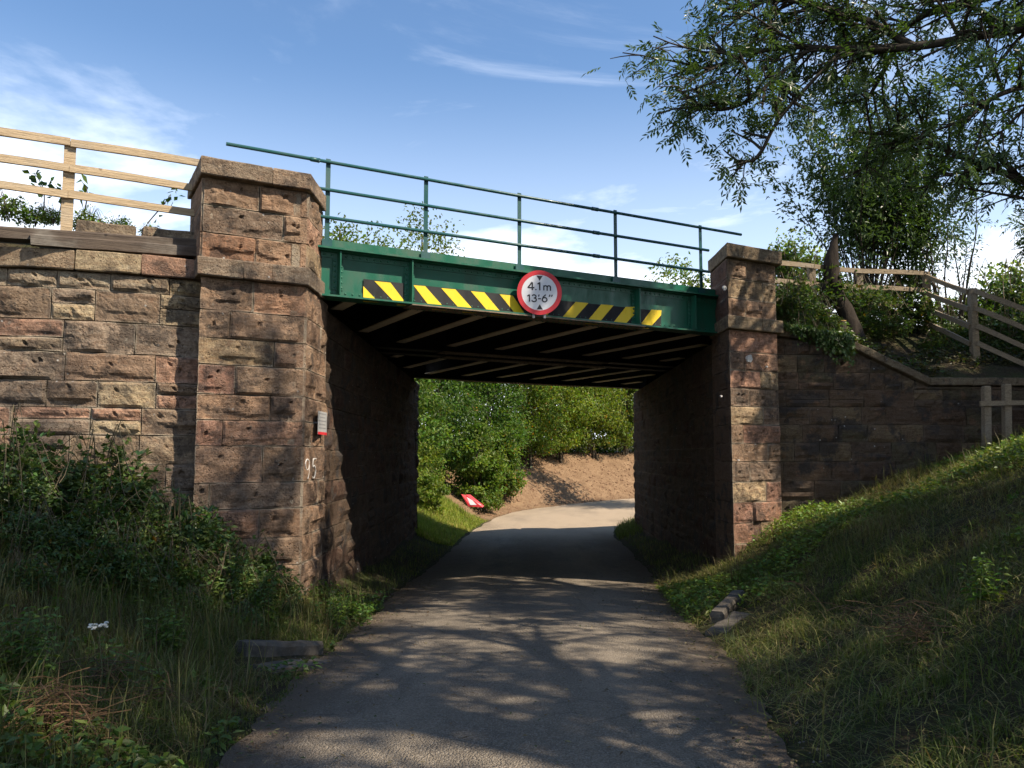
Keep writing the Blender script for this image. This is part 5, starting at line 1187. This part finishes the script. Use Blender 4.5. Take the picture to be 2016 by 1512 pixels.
hedge = [(-3.9, 30.5, 5.6, 1.6, (0.75, 0.9, 0.8), 'bushy tree on the grass bank seen through the bridge, above the fallen sign'),
         (-1.35, 33.9, 3.3, 1.15, (0.9, 1.0, 0.9), 'rounded dark green bush behind the fallen road sign'),
         (-0.45, 37.0, 2.8, 0.95, (0.9, 1.0, 0.9), 'drooping bush at the edge of the bare soil bank'),
         (-3.6, 35.2, 7.2, 2.1, (0.55, 0.75, 0.7), 'tall dark hedge tree behind the rounded bush'),
         (-1.2, 38.2, 7.0, 2.0, (0.60, 0.8, 0.7), 'tall hedge tree behind the drooping bush'),
         (0.9, 42.2, 6.6, 1.7, (1.0, 1.05, 0.8), 'hedge tree with pale bare stems at the end of the soil bank'),
         (2.6, 44.8, 6.2, 1.8, (1.15, 1.1, 0.8), 'bright green tree in the hedge row, next to the pale bare stems'),
         (4.6, 46.9, 6.2, 1.9, (1.15, 1.1, 0.8), 'bright green tree in the hedge row, second past the pale stems'),
         (6.8, 48.9, 6.2, 1.9, (1.1, 1.1, 0.8), 'bright green tree in the hedge row, third past the pale stems'),
         (9.2, 50.8, 6.4, 2.0, (1.1, 1.1, 0.8), 'hedge row tree almost hidden by the dark abutment wall'),
         (11.8, 52.7, 6.4, 2.0, (1.0, 1.1, 0.8), 'last tree of the hedge row where the lane bends away')]
for i, (x, y, H, rx, cb, lab) in enumerate(hedge):
    bushy('hedge_tree' if H > 4 else 'hedge_bush', G3(x, y), H, rx, 200 + i, lab, HG, cb=cb, nl=12000 if H > 4 else 7000, low=0.14 if H > 4 and i > 4 else 0.05, autumn=0.03 if i in (2, 5) else 0.003, cat='tree' if H > 4 else 'bush', trunkr=0.06, nst=7 if i in (5, 6, 7, 8) else 4, leaf=0.17, clumps=64)
for i, (x, y, H, rx, lab) in enumerate([(-2.75, 27.6, 1.3, 0.7, 'pale green weed clump on the grass bank just past the abutment'), (-3.2, 29.2, 2.0, 0.9, 'tall pale weed clump on the grass bank behind the fallen sign')]):
    bushy('weed_clump', G3(x, y), H, rx, 260 + i, lab, HG, cb=(1.25, 1.2, 0.9), nl=4200, low=0.05, cat='bush', trunkr=0.01, nst=3, leaf=0.10)
for i, (x, y) in enumerate([(-6.5, 40), (-3.5, 43), (-0.5, 46.2), (2.6, 49.2), (5.8, 52), (9.0, 54.5), (12.5, 57), (16, 59.5)]):
    bushy('hedge_tree', G3(x, y), 6.6, 2.3, 280 + i, 'dense dark tree of the second row behind the hedge', HG, cb=(0.75, 0.85, 0.75), nl=9000, low=0.02, leaf=0.22, clumps=64, trunkr=0.08, nst=2)
TG = 'tree tops rising behind the railway'
def far_tree(px, py, D_, H, rx, seed, lab, cb=(1, 1, 0.9), nl=3200):
    P = dep(px, py, D_); base = np.array([P[0], P[1], P[2] - H]); bushy('background_tree', base, H, rx, seed, lab, TG, leaf=0.20, nl=nl, cb=cb, trunkr=0.16, low=0.35, clumps=40, cs=0.13)
far_tree(665, 438, 36, 11.5, 1.2, 301, 'small tree top showing beside the first handrail post', (1.0, 1.0, 0.9), 2600)
far_tree(760, 425, 40, 13.5, 2.3, 302, 'broad sparse tree top showing behind the handrail', (0.95, 0.95, 0.85), 3000); far_tree(822, 408, 41, 14, 0.9, 303, 'narrow tall tree top behind the second handrail post', (0.95, 0.9, 0.8), 1500)
far_tree(868, 458, 39, 12, 0.9, 306, 'low tree top just past the second handrail post', (1.0, 0.9, 0.7), 1400)
far_tree(1335, 520, 38, 11, 2.1, 304, 'rounded tree top behind the last handrail post', (1.05, 1.05, 0.85), 4500); far_tree(1560, 470, 34, 11, 1.6, 305, 'pale green tree top between the pillar and the coppice', (1.1, 1.1, 0.85), 4200)
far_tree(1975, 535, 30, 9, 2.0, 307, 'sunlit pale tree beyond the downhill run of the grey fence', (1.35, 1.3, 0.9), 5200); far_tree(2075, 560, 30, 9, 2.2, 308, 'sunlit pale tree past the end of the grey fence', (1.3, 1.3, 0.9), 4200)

# ------------------------------------------------------------------ grass, cut grass, weeds
def blades(r, P, H, Wd, lean, cols):
    k = len(P); a = r.uniform(0, 2 * math.pi, k); d = np.stack([np.cos(a), np.sin(a), 0 * a], -1); s = np.stack([-np.sin(a), np.cos(a), 0 * a], -1)
    H = H[:, None]; le = np.asarray(lean)[:, None]; W2 = Wd[:, None] / 2
    up = ZV * np.sqrt(np.maximum(0.02, 1 - np.minimum(le, 0.98) ** 2))
    m1 = P + d * H * le * 0.35 + up * H * 0.55; tip = P + d * H * le + up * H * (0.95 - 0.3 * le)
    V = np.stack([P - s * W2, P + s * W2, m1 + s * W2 * 0.8, m1 - s * W2 * 0.8, tip], 1).reshape(-1, 3)
    i = np.arange(k) * 5
    return V, np.stack([i, i + 1, i + 2, i + 3], -1), np.stack([i + 3, i + 2, i + 4], -1), np.repeat(cols, 5, 0)
def scatter(r, cnt, x0, x1, y0, y1, ok):
    x = r.uniform(x0, x1, cnt); y = r.uniform(y0, y1, cnt); k = ok(x, y); x, y = x[k], y[k]; return np.stack([x, y, ground_z(x, y) - 0.01], -1)
def edges(y): return np.interp(y, LE[:, 1], LE[:, 0]), np.interp(y, RE[:, 1], RE[:, 0])
def gcol(r, k, dry, sp=0.3):
    gr = np.array([0.112, 0.150, 0.028]); st = np.array([0.235, 0.175, 0.085]); br = np.array([0.125, 0.080, 0.042]); m = np.clip(dry + r.normal(0, 0.25, k), 0, 1)[:, None]
    c = gr * (1 - m) + st * m; b_ = r.random(k) < 0.12 * dry * 3; c[b_] = br
    return 1.3 * c * r.uniform(1 - sp, 1 + sp, (k, 1))
def patch(name, parts, label):
    Vs, Qs, Ts, Cs, off = [], [], [], [], 0
    for V, Q, T, C in parts: Vs.append(V); Qs.append(Q + off); Ts.append(T + off); Cs.append(C); off += len(V)
    o = obj(name, np.concatenate(Vs), [np.concatenate(Qs), np.concatenate(Ts)], M['grass'], colors=np.concatenate(Cs)); tag(o, label, 'grass', kind='stuff'); return o
r = np.random.default_rng(77)
def segd(x, y, a, b):
    d = np.subtract(b, a); t = np.clip(((x - a[0]) * d[0] + (y - a[1]) * d[1]) / (d @ d), 0, 1); return np.hypot(x - a[0] - t * d[0], y - a[1] - t * d[1])
clear = lambda x, y: (segd(x, y, (-2.28, 7.05), (-1.80, 7.75)) > 0.16) & (segd(x, y, (-2.05, 6.75), (-1.66, 7.35)) > 0.22) & (segd(x, y, (2.28, 9.3), (2.75, 10.1)) > 0.16) & (segd(x, y, (2.15, 8.75), (2.55, 9.2)) > 0.22)
inview = lambda x, y: (np.abs(x) < 0.66 * y + 0.4) & clear(x, y)
rwall_y = lambda x: np.where(x > 4.45, RW0[1] - 0.03 + (x - RW0[0]) * 0.035, np.where(x > 3.35, 13.15 + (x - 3.35) * 0.55, 99))
okR = lambda x, y: (x > edges(y)[1] - 0.07) & inview(x, y) & (y < rwall_y(x))
P = scatter(r, 175000, 1.4, 9.6, 3.0, 14.2, okR); d = P[:, 0] - edges(P[:, 1])[1]; k = len(P)
nz = fbm(P * [0.9, 0.9, 0], 3, 41); dry = np.clip(0.24 + 0.5 * nz, 0, 0.9); clump = np.clip(0.75 + 0.8 * fbm(P * [2.2, 2.2, 0], 3, 47), 0.25, 1.7)
cut = np.clip(0.62 + 0.4 * fbm(P * [0.7, 0.7, 0], 2, 44), 0, 1)
H = r.uniform(0.06, 0.19, k) * (1.15 - 0.35 * cut) * np.clip(0.45 + d * 1.6, 0.4, 1); H *= clump
p1 = blades(r, P, H, r.uniform(0.004, 0.009, k), np.clip(cut * r.uniform(0.5, 1.1, k), 0, 0.97), gcol(r, k, dry))
P = scatter(r, 42000, 1.6, 9.6, 3.0, 14.2, okR); P[:, 2] += r.uniform(0.02, 0.10, len(P)); k = len(P)     # cut stalks lying about
p2 = blades(r, P, r.uniform(0.12, 0.34, k), r.uniform(0.003, 0.007, k), np.full(k, 0.97), gcol(r, k, np.full(k, 0.55)) * 1.25)
P = scatter(r, 3500, 1.6, 9.6, 3.0, 14.2, okR); k = len(P); p3 = blades(r, P, r.uniform(0.25, 0.5, k), r.uniform(0.004, 0.008, k), r.uniform(0.2, 0.9, k), gcol(r, k, np.full(k, 0.35)))
patch('grass', [p1, p2, p3], 'cut grass and strewn stalks covering the right bank')
okL = lambda x, y: (x < edges(y)[0] + 0.07) & inview(x, y) & ((y < 9.1) | (x > -2.5))
P = scatter(r, 110000, -6.5, -1.4, 3.0, 11.0, okL); d = edges(P[:, 1])[0] - P[:, 0]; k = len(P)
nz = fbm(P * [0.9, 0.9, 0], 3, 51); dry = np.clip(0.26 + 0.5 * nz, 0, 0.9)
H = r.uniform(0.07, 0.24, k) * np.clip(0.3 + d * 1.2, 0.3, 1.15)
p1 = blades(r, P, H, r.uniform(0.004, 0.009, k), r.uniform(0.15, 0.9, k), gcol(r, k, dry))
P = scatter(r, 11000, -6.5, -1.7, 3.0, 9.2, okL); P[:, 2] += r.uniform(0.02, 0.10, len(P)); k = len(P)
p2 = blades(r, P, r.uniform(0.15, 0.40, k), r.uniform(0.003, 0.006, k), np.full(k, 0.95), gcol(r, k, np.full(k, 0.8)))
P = scatter(r, 5000, -6.5, -1.8, 3.0, 10.5, okL); k = len(P); p3 = blades(r, P, r.uniform(0.3, 0.65, k), r.uniform(0.004, 0.008, k), r.uniform(0.1, 0.8, k), gcol(r, k, np.full(k, 0.45)))
patch('grass', [p1, p2, p3], 'rough green and dry grass on the left verge below the brambles')
okU = lambda x, y: ((x < edges(y)[0] - 0.05) & (x > -2.52)) | ((x > edges(y)[1] + 0.15) & (x < 3.7))
P = scatter(r, 16000, -2.6, 3.8, 11, 26, okU); k = len(P)
p1 = blades(r, P, r.uniform(0.06, 0.2, k), r.uniform(0.006, 0.010, k), r.uniform(0.1, 0.8, k), gcol(r, k, np.full(k, 0.2)))
patch('grass', [p1], 'sparse shaded grass along the foot of the abutments')
def okF(x, y):
    g_, s_ = ground_z(x, y, True); return (s_ < 0.45) & ((x < np.interp(y, LE[:, 1], LE[:, 0]) - 0.08)) & (x > -7)
P = scatter(r, 80000, -6.5, 0.3, 22.4, 35, okF); k = len(P); d = np.interp(P[:, 1], LE[:, 1], LE[:, 0]) - P[:, 0]
H = r.uniform(0.10, 0.28, k) * np.clip(0.5 + d * 0.75, 0.5, 2.6)
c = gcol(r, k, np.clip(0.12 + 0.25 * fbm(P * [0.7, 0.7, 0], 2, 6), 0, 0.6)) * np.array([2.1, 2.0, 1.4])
p1 = blades(r, P, H, r.uniform(0.012, 0.022, k), r.uniform(0.1, 0.8, k), c)
okG = lambda x, y: (x > np.interp(y, RE[:, 1], RE[:, 0]) + 0.05) & (x < np.interp(y, RE[:, 1], RE[:, 0]) + 1.6)
P = scatter(r, 9000, 3, 8, 24.5, 33, okG); k = len(P); p2 = blades(r, P, r.uniform(0.12, 0.4, k), r.uniform(0.012, 0.02, k), r.uniform(0.1, 0.7, k), gcol(r, k, np.full(k, 0.15)))
patch('grass', [p1, p2], 'bright tall grass on the sunlit banks beyond the bridge')
# low broad-leaved weeds
def weeds(cnt, x0, x1, y0, y1, ok, size, label, cb, hmax):
    P = scatter(r, cnt, x0, x1, y0, y1, ok); nz = fbm(P * [1.1, 1.1, 0], 3, 61); P = P[nz > -0.12]; k = len(P); P[:, 2] += r.uniform(0.02, hmax, k) * np.clip(nz[nz > -0.12] + 0.5, 0.2, 1.2)
    V, Q = leaf_quads(P, unit(r.normal(0, 1, (k, 3)) * [1, 1, 0.4]), r.normal(0, 0.45, (k, 3)) + [0, -0.15, 1], size * r.uniform(0.6, 1.5, k), size * 0.6 * r.uniform(0.7, 1.2, k), 0.12)
    o = obj('weeds', V, [Q], M['bramble'], colors=np.repeat(leaf_cols(r, k, cb), 4, 0)); tag(o, label, 'weeds', kind='stuff')
weeds(46000, 1.8, 9.6, 6.5, 14.2, lambda x, y: okR(x, y) & ((y > 9.5) | (x > 4)), 0.065, 'ivy and nettle leaves among the cut grass of the right bank', (1.7, 1.6, 0.8), 0.2)
weeds(42000, -6.5, -1.6, 3.2, 11.0, okL, 0.055, 'low weeds among the grass of the left verge', (1.2, 1.2, 0.8), 0.26)
# ivy, litter and grass on the slope above the right wall, and ivy hanging down the wall face
x = r.uniform(4.4, 12, 26000); y = RW0[1] + 0.2 + (x - RW0[0]) * 0.035 + r.uniform(0, 4.2, len(x)); nz = fbm(P3(x, y) * 1.1, 3, 63); kp = nz > -0.25; x, y = x[kp], y[kp]; k = len(x)
P = np.stack([x, y, emb_right_z(x, y) + r.uniform(0.0, 0.16, k)], -1); bare = (x > 6.6) & (y < 15.6); c = leaf_cols(r, k, (0.9, 0.9, 0.8)); bi_ = (bare & (r.random(k) < 0.7)) | (r.random(k) < 0.15); c[bi_] = np.array([1.5, 0.75, 0.9]) * r.uniform(0.4, 1.1, (bi_.sum(), 1))
V, Q = leaf_quads(P, unit(r.normal(0, 1, (k, 3)) * [1, 1, 0.4]), r.normal(0, 0.5, (k, 3)) + [0, -0.3, 1], 0.075 * r.uniform(0.5, 1.4, k), 0.05 * r.uniform(0.6, 1.2, k), 0.12)
tag(obj('ivy_cover', V, [Q], M['bramble'], colors=np.repeat(c, 4, 0)), 'ivy and leaf litter on the slope above the right wing wall', 'ivy', kind='stuff')
k = 4200; x = 4.46 + np.abs(r.normal(0, 1.0, k)); dn = np.abs(r.normal(0, 0.28, k)) * (0.7 + 0.9 * fbm(P3(x * 1.6, 0 * x), 2, 64)); P = np.stack([x, RW0[1] + (x - RW0[0]) * 0.035 - r.uniform(0.06, 0.20, k), rcope(x) + 0.06 - np.abs(dn)], -1); P = P[x < 5.9]; k = len(P)
V, Q = leaf_quads(P, unit(r.normal(0, 0.6, (k, 3)) + [0, -0.3, -0.9]), r.normal(0, 0.4, (k, 3)) + [0, -1, 0.3], 0.07 * r.uniform(0.5, 1.4, k), 0.055 * r.uniform(0.6, 1.2, k), 0.1)
tag(obj('hanging_ivy', V, [Q], M['bramble'], colors=np.repeat(leaf_cols(r, k, (0.9, 0.95, 0.85)), 4, 0)), 'ivy hanging over the coping of the right wing wall', 'ivy', kind='stuff')
# soil clods and stones on the bare bank and grit along the road edges
def clods(cnt, ok, box, smin, smax, m, name, label):
    P = scatter(r, cnt, *box, ok); k = len(P); s = r.uniform(smin, smax, k) * (0.5 + r.random(k) ** 2); oc = np.array([(1, 0, 0), (0, 1, 0), (-1, 0, 0), (0, -1, 0), (0, 0, 0.8), (0, 0, -0.6)])
    V = P[:, None, :] + ZV * 0.008 + oc[None] * s[:, None, None] * r.uniform(0.6, 1.3, (k, 6, 1)); T = np.array([(0, 1, 4), (1, 2, 4), (2, 3, 4), (3, 0, 4), (1, 0, 5), (2, 1, 5), (3, 2, 5), (0, 3, 5)])
    F_ = (np.arange(k)[:, None, None] * 6 + T[None]).reshape(-1, 3); o = obj(name, V.reshape(-1, 3), [F_], m); tag(o, label, name.replace('_', ' '), kind='stuff')
M['clod'] = m_simple('clay_clod', (0.24, 0.145, 0.088), (0.16, 0.095, 0.058), 12, 0.95, 0.01, 0.1, hi=(0.36, 0.27, 0.19))
M['grit'] = m_simple('grit', (0.16, 0.145, 0.125), (0.08, 0.07, 0.06), 30, 0.95, 0.01, 0.1, hi=(0.34, 0.30, 0.25))
def okS(x, y): g_, s_ = ground_z(x, y, True); return s_ > 0.4
clods(9000, okS, (-2, 11, 29, 50), 0.02, 0.075, M['clod'], 'soil_clods', 'loose clods and stones on the bare soil bank')
def okE(x, y): a, b_ = edges(y); return (np.abs(x - a) < 0.22) | (np.abs(x - b_) < 0.22)
clods(22000, okE, (-2.2, 3.2, 3.2, 20), 0.004, 0.016, M['grit'], 'grit', 'loose grit along the ragged edges of the lane')
def litter(cnt):
    y = r.uniform(3.2, 15, cnt); a, b_ = edges(y); x = np.where(r.random(cnt) < 0.75, np.where(r.random(cnt) < 0.5, a + np.abs(r.normal(0, 0.22, cnt)), b_ - np.abs(r.normal(0, 0.25, cnt))), r.uniform(a, b_)); u_ = np.clip((x - a) / (b_ - a), 0, 1)
    z = np.interp(y, LE[:, 1], ZE) + 0.05 * (1 - (2 * u_ - 1) ** 2) - 0.005
    P = np.stack([x, y, z], -1); k = cnt; V, Q = leaf_quads(P, unit(r.normal(0, 1, (k, 3)) * [1, 1, 0.15]), r.normal(0, 0.3, (k, 3)) + [0, 0, 1], r.uniform(0.02, 0.05, k), r.uniform(0.008, 0.022, k), 0.2)
    c = np.array([(0.22, 0.15, 0.07), (0.16, 0.10, 0.05), (0.10, 0.12, 0.04), (0.30, 0.24, 0.13)])[r.integers(0, 4, k)] * r.uniform(0.6, 1.3, (k, 1))
    o = obj('leaf_litter', V, [Q], M['dry'], colors=np.repeat(c, 4, 0)); tag(o, 'fallen leaves and twigs scattered on the lane', 'leaf litter', kind='stuff')
litter(1900)
# ------------------------------------------------------------------ single plants on the verges
def tuft(px, py, z, seed, H, cnt, label, col=(0.13, 0.20, 0.05)):
    P0 = onz(px, py, z); P0[2] = gz1(P0[0], P0[1]); rr = np.random.default_rng(seed); k = cnt; P = P0 + rr.normal(0, 0.035, (k, 3)) * [1, 1, 0]
    V, Q, T, C = blades(rr, P, H * rr.uniform(0.6, 1.2, k), rr.uniform(0.005, 0.010, k), rr.uniform(0.2, 0.85, k), np.array(col) * rr.uniform(0.7, 1.3, (k, 1)))
    o = obj('grass_tuft', V, [Q, T], M['grass'], colors=C); tag(o, label, 'grass tuft', 'bright grass tufts on the verges'); return o
tuft(235, 1500, 0.45, 1, 0.34, 110, 'long bright grass tuft at the foot of the left verge'); tuft(140, 1360, 0.55, 5, 0.26, 50, 'small grass tuft beside the dry bracken heap')
tuft(1440, 1250, -0.1, 2, 0.26, 26, 'pale grass tuft leaning over the slab on the cut-grass verge', (0.20, 0.24, 0.10)); tuft(1535, 1160, 0.1, 3, 0.24, 60, 'sunlit grass tuft on the bank below the lichen-spotted pillar', (0.22, 0.25, 0.07)); tuft(1265, 1163, -0.4, 4, 0.10, 24, 'tiny weed tuft growing at the asphalt edge by the pillar foot')
def nettle(px, py, z, seed, H, label, cnt=14, col=(1.4, 1.5, 0.8)):
    P0 = onz(px, py, z); P0[2] = gz1(P0[0], P0[1]); rr = np.random.default_rng(seed); T = empty('nettle_plant', P0, label, 'nettle', 'nettles on the verges'); b = MB(); Vs = []; nl = 0
    for _ in range(cnt):
        a = rr.uniform(0, 6.28); q = rr.uniform(0, 0.16); s0 = P0 + [math.cos(a) * q, math.sin(a) * q, 0]; h = H * rr.uniform(0.6, 1.1); top = s0 + [rr.normal(0, 0.06), rr.normal(0, 0.06), h]; b.tube([s0, (s0 + top) / 2 + rr.normal(0, 0.01, 3), top], [0.004, 0.003, 0.002], 4, cap=False)
        for f in np.linspace(0.25, 1, 8):
            for s in (0, math.pi):
                an = a + s + f * 9; d = np.array([math.cos(an), math.sin(an), -0.15]); V, _ = leaf_quads((s0 + (top - s0) * f)[None], d[None], np.array([[rr.normal(0, .3), rr.normal(0, .3), 1]]), np.array([0.075 * (1.2 - 0.6 * f)]), np.array([0.04 * (1.2 - 0.6 * f)])); Vs.append(V)
    b.C = [np.ones((b.n, 3)) * [0.10, 0.13, 0.05]]; b.build('stems', M['dry'], T); V = np.concatenate(Vs); obj('foliage', V, [np.arange(len(V)).reshape(-1, 4)], M['bramble'], T, colors=np.repeat(leaf_cols(rr, len(V) // 4, col), 4, 0))
nettle(660, 1235, -0.2, 1, 0.42, 'bright nettle clump at the foot of the pillar painted 95')
for i_, (px_, py_, z_, h_, lab_) in enumerate([(60, 1000, 1.0, 0.7, 'tall nettle clump among brambles below the curved wall'), (170, 1060, 0.8, 0.6, 'nettle clump beside the tall nettles in the brambles'), (300, 1110, 0.5, 0.6, 'nettle clump between the brambles and the painted pillar'), (520, 1200, 0.1, 0.5, 'nettle clump just above the worn kerb stone'), (330, 1260, 0.2, 0.4, 'nettle clump past the umbel flower, toward the kerb'), (60, 1180, 0.8, 0.5, 'nettle clump above the dry bracken heap')]):
    nettle(px_, py_, z_, 20 + i_, h_, lab_, 16, (1.15, 1.2, 0.8))
nettle(690, 1215, -0.25, 6, 0.30, 'short nettle clump at the lane edge by the painted pillar', 9)
nettle(1585, 1020, 0.5, 2, 0.38, 'sunlit nettle clump against the foot of the lichen-spotted pillar'); nettle(430, 1130, 0.3, 3, 0.6, 'leafy nettle clump in front of the painted pillar', 16, (1.1, 1.2, 0.8)); nettle(1925, 1070, 1.0, 4, 0.35, 'nettle clump high on the shaded right bank', 10)
# white umbel flower and dry bracken
P0 = onz(200, 1270, 0.55); P0[2] = gz1(P0[0], P0[1]); top = dep(195, 1233, P0[1]); T = empty('umbel_flower', P0, 'white flat-topped umbel flower above the dry bracken', 'flower'); b = MB(); b.tube([P0, (P0 + top) / 2 + [0.02, 0, 0], top - ZV * 0.03], [0.004, 0.003, 0.003], 5); b.C = [np.ones((b.n, 3)) * [0.12, 0.13, 0.06]]; b.build('stem', M['dry'], T)
rr = np.random.default_rng(3)
for i in range(14):
    a = rr.uniform(0, 6.28); q = math.sqrt(rr.random()) * 0.062; c = top + np.array([math.cos(a) * q, math.sin(a) * q, rr.normal(0, 0.006)]); b = MB(); aa = np.arange(7) * 2 * math.pi / 7; b.prism(c + np.stack([np.cos(aa) * 0.012 * rr.uniform(0.7, 1.3, 7), np.sin(aa) * 0.012 * rr.uniform(0.7, 1.3, 7), rr.normal(0, 0.002, 7)], -1), ZV * 0.006); b.build('floret', M['petal'], T)
    b = MB(); b.tube([top - ZV * 0.03, c], [0.0018, 0.0012], 4, cap=False); b.C = [np.ones((b.n, 3)) * [0.12, 0.13, 0.06]]; b.build('flower_stalk', M['dry'], T)
def bracken(px, py, z, seed, label, k=170, R_=0.32):
    P0 = onz(px, py, z); P0[2] = gz1(P0[0], P0[1]); rr = np.random.default_rng(seed); b = MB()
    for _ in range(k):
        a = rr.uniform(0, 6.28); q = abs(rr.normal(0, R_ * 0.6)); c = P0 + [math.cos(a) * q, math.sin(a) * q, 0]; c[2] = P0[2] + 0.26 * max(0, 1 - q / R_) * rr.random() + 0.42 * (P0[0] - c[0]) + 0.03; a2 = rr.uniform(0, 6.28); d = np.array([math.cos(a2), math.sin(a2), rr.normal(0, 0.25)]); L = rr.uniform(0.12, 0.5)
        b.tube(smooth_poly([c - d * L / 2, c + [0, 0, rr.uniform(0, 0.07)], c + d * L / 2 - [0, 0, 0.02]], 5), [0.003, 0.003, 0.0025, 0.002, 0.0015], 3, cap=False); b.C.append(np.ones((15, 3)) * np.array([0.22, 0.125, 0.065]) * rr.uniform(0.5, 1.35))
    o = b.build('dry_bracken', M['dry']); tag(o, label, 'bracken', kind='stuff'); return o
bracken(110, 1300, 0.6, 1, 'brown heap of dry bracken on the left verge'); bracken(215, 1265, 0.5, 2, 'thin spread of dry bracken under the umbel flower', 120, 0.45)
bracken(1800, 1120, 0.8, 3, 'reddish dry stalks strewn on the shaded right bank', 110, 0.6)
